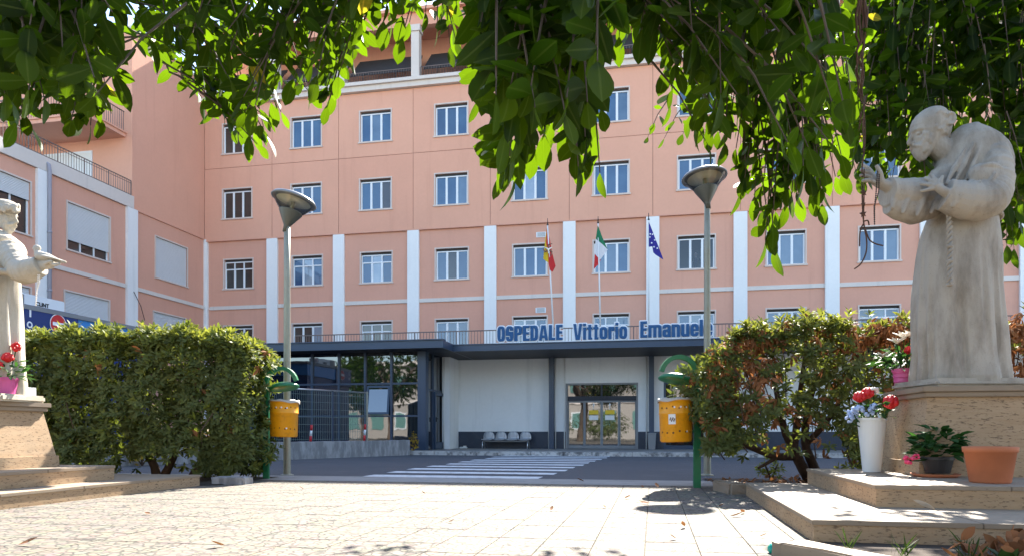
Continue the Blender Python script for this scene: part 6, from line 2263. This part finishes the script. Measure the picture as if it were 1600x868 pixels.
tree('large glossy-leaved tree whose hanging boughs frame the left wing', (-5.6, -1.6, 0), (.5, .8, 0), (-70, 742),
     lambda px, y: (4.1 if px < 215 else 5.0 if px < 560 else 4.4), lambda px: (.18 if px < 215 else .17),
     [[(-4.8, .6, 4.2), (-3.6, 2.6, 4.6), (-2.6, 4.6, 4.2)], [(-5.2, 1.2, 3.6), (-4.6, 3.0, 3.9), (-3.6, 4.4, 3.5), (-3.0, 5.2, 3.2)],
      [(-4.2, .4, 4.8), (-2.0, 1.8, 5.2), (-.6, 3.6, 4.6), (-.5, 4.6, 3.9)], [(-5.6, .8, 4.6), (-6.0, 2.6, 5.2), (-5.0, 5.0, 5.4)]],
     .74, [(55, (-6.5, 2.2, 4.4), (-.6, 5.2, 6.2)), (60, (-7, -2.5, 3.6), (-.5, 2.2, 5.5))], 11, (), ((30, 205, 4.4), (100, 200, 4.5), (140, 208, 4.6), (160, 195, 4.6), (372, 228, 5.3), (395, 238, 5.3), (425, 222, 5.3), (500, 178, 5.3), (525, 175, 5.3), (690, 85, 4.8), (720, 75, 4.8)))
tree('large glossy-leaved tree whose boughs hang over the friar statue', (5.2, -1.2, 0), (-.6, .9, 0), (740, 1690),
     lambda px, y: (3.6 if px < 960 else 4.4 if px < 1190 else 4.3 if px < 1330 else 8.3), lambda px: (.20 if px < 960 else .185 if px < 1330 else .27),
     [[(3.6, .8, 4.2), (1.8, 2.2, 4.4), (.6, 3.3, 3.6), (.2, 3.6, 2.9)], [(4.2, 1.0, 4.0), (3.0, 2.8, 4.2), (1.9, 4.2, 4.0), (1.6, 4.5, 3.6)],
      [(4.6, 1.2, 4.0), (4.2, 3.4, 5.0), (3.2, 4.6, 4.7), (2.2, 4.6, 4.2)], [(5.2, 1.4, 4.4), (6.0, 4.6, 6.0), (5.6, 7.6, 6.8), (5.6, 9.6, 6.6)], [(5.0, 2.0, 4.8), (4.4, 5.4, 6.0), (4.6, 8.0, 6.6), (4.2, 10.0, 6.4)]],
     .76, [(75, (-.4, 2.0, 4.0), (5.8, 5.0, 6.0)), (30, (2.8, 4.5, 4.4), (6.5, 7.5, 6.2)), (70, (.2, -2.5, 3.6), (7, 2.2, 5.5)), (90, (3.8, 7.0, 4.5), (7.4, 9.0, 6.4)), (130, (4.3, 8.8, 5.0), (6.8, 11.5, 6.6)), (40, (4.2, 7.6, 3.4), (7.4, 9.4, 4.6))], 23, ((590, 856), (632, 852), (548, 860), (850, 864), (905, 862), (962, 868), (1195, 856), (1228, 862)),
     ((1203, 388, 4.6), (1216, 398, 4.6), (1238, 330, 4.5), (1172, 318, 4.6), (1155, 300, 4.6), (1190, 300, 4.6), (1215, 320, 4.5), (1255, 310, 4.5), (1275, 330, 4.5), (1572, 395, 7.9), (1590, 400, 7.9), (1100, 232, 4.6), (1130, 235, 4.6), (782, 285, 3.8), (800, 290, 3.8), (905, 272, 3.8), (928, 282, 3.8)))
# hanging aerial roots
o0 = at(1345, 60, 3.9)
m = MB(); m.smooth = True
for k in range(5):
    xx = 1336 + k * 5.0
    p, r = smooth_path([at(xx + rng.uniform(-8, 8), -40, 3.9) - o0, at(xx + rng.uniform(-4, 4), 40, 3.9) - o0, at(1345 + rng.uniform(-5, 5), 110, 3.9) - o0, at(1346 + rng.uniform(-5, 5), 170 + rng.uniform(0, 40), 3.9) - o0], [.009, .007, .005, .002], 5)
    m.tube([v_ + Vector(rng.normal(0, .006, 3)) for v_ in p], r, 5)
o = m.build('aerial_roots', M['twine'], None, o0)
tag(o, 'bundle of thin brown aerial roots dangling before the friar statue\'s hand', 'roots')

# ================================================================= ACROSS THE SQUARE (seen in the glass)
ob = empty('facing_building', (-42, -22, 0), R(6), 'long pale building across the square with green shutters and a white band', 'building')
M['pale_wall'] = stucco('pale_wall', (.36, .33, .30), (.2, .18, .16), .4)
MB().box(0, 90, -9, 0, 0, 7.5).build('wall', M['pale_wall'], ob)
MB().box(-.1, 90.1, -9.1, .12, 3.4, 3.9).build('band', M['cream'], ob)
MB().box(-.3, 90.3, -9.3, .4, 7.502, 7.9).build('roof', M['cream'], ob)
M['shut_green'] = paint('green_shutter', (.10, .22, .20), .6)
for k in range(28):
    for z0 in (.9, 4.6):
        wm = MB().box(1.5 + k * 3.2, 3.0 + k * 3.2, .0, .06, z0, z0 + 1.7).build('window', M['shut_green'] if (k + int(z0)) % 3 else M['frame'], ob)
        MB().box(1.62 + k * 3.2, 2.88 + k * 3.2, .06, .07, z0 + .12, z0 + 1.58).build('pane', M['pane_pale'] if k % 4 == 0 else M['shut_green'], wm)
def far_tree(base, r, h, label, seed):
    rs_ = np.random.default_rng(seed)
    e = empty('broadleaf_tree', base, 0, label, 'tree')
    m = MB(); m.smooth = True
    limb(m, [(0, 0, -.05), (.1, 0, h * .3), (0, .1, h * .6)], [.25, .2, .1], 10)
    for k in range(5):
        a = k * 1.26
        limb(m, [(0, 0, h * .35), (.4 * r * math.cos(a), .4 * r * math.sin(a), h * .55), (.8 * r * math.cos(a), .8 * r * math.sin(a), h * .72)], [.12, .09, .04], 7)
    m.build('trunk', M['bark'], e)
    n = 2600
    d = unit(rs_.normal(0, 1, (n, 3))); rr_ = rs_.uniform(.35, 1, n)[:, None] ** .5
    c = d * rr_ * np.array([r, r, h * .33]) * (1 + .18 * np.sin(d[:, :1] * 7) * np.cos(d[:, 1:2] * 6)) + np.array([0, 0, h * .68])
    o = scatter('crown', fic[0], c, d + rs_.normal(0, .6, (n, 3)) + [0, 0, -.3], rs_.normal(0, 1, (n, 3)) + [0, 0, .6], rs_.uniform(.25, .5, n), M['ficus'], e)
    o['kind'] = 'stuff'
far_tree(Vector((-21, -4, 0)), 3.6, 8.5, 'round leafy tree across the square mirrored in the glass room', 5)
far_tree(Vector((-27, -9, 0)), 3.0, 7.0, 'smaller leafy tree across the square beside the pale building', 6)
far_tree(Vector((12, -12, 0)), 3.4, 8.0, 'leafy tree across the square opposite the entrance door', 8)

bush(Vector((-5.6, -7.5, .012)), 'wide dark shrub added unseen across the square to darken the entrance door reflection', 900, 2.4, 2.5, 'hedge', .16)  # added out of view to darken what the door mirrors
bush(Vector((-10.5, -9.0, .012)), 'broad green shrub added unseen across the square to darken the door reflection', 700, 2.2, 2.3, 'hedge', .16)  # second shrub added out of view for a darker door reflection
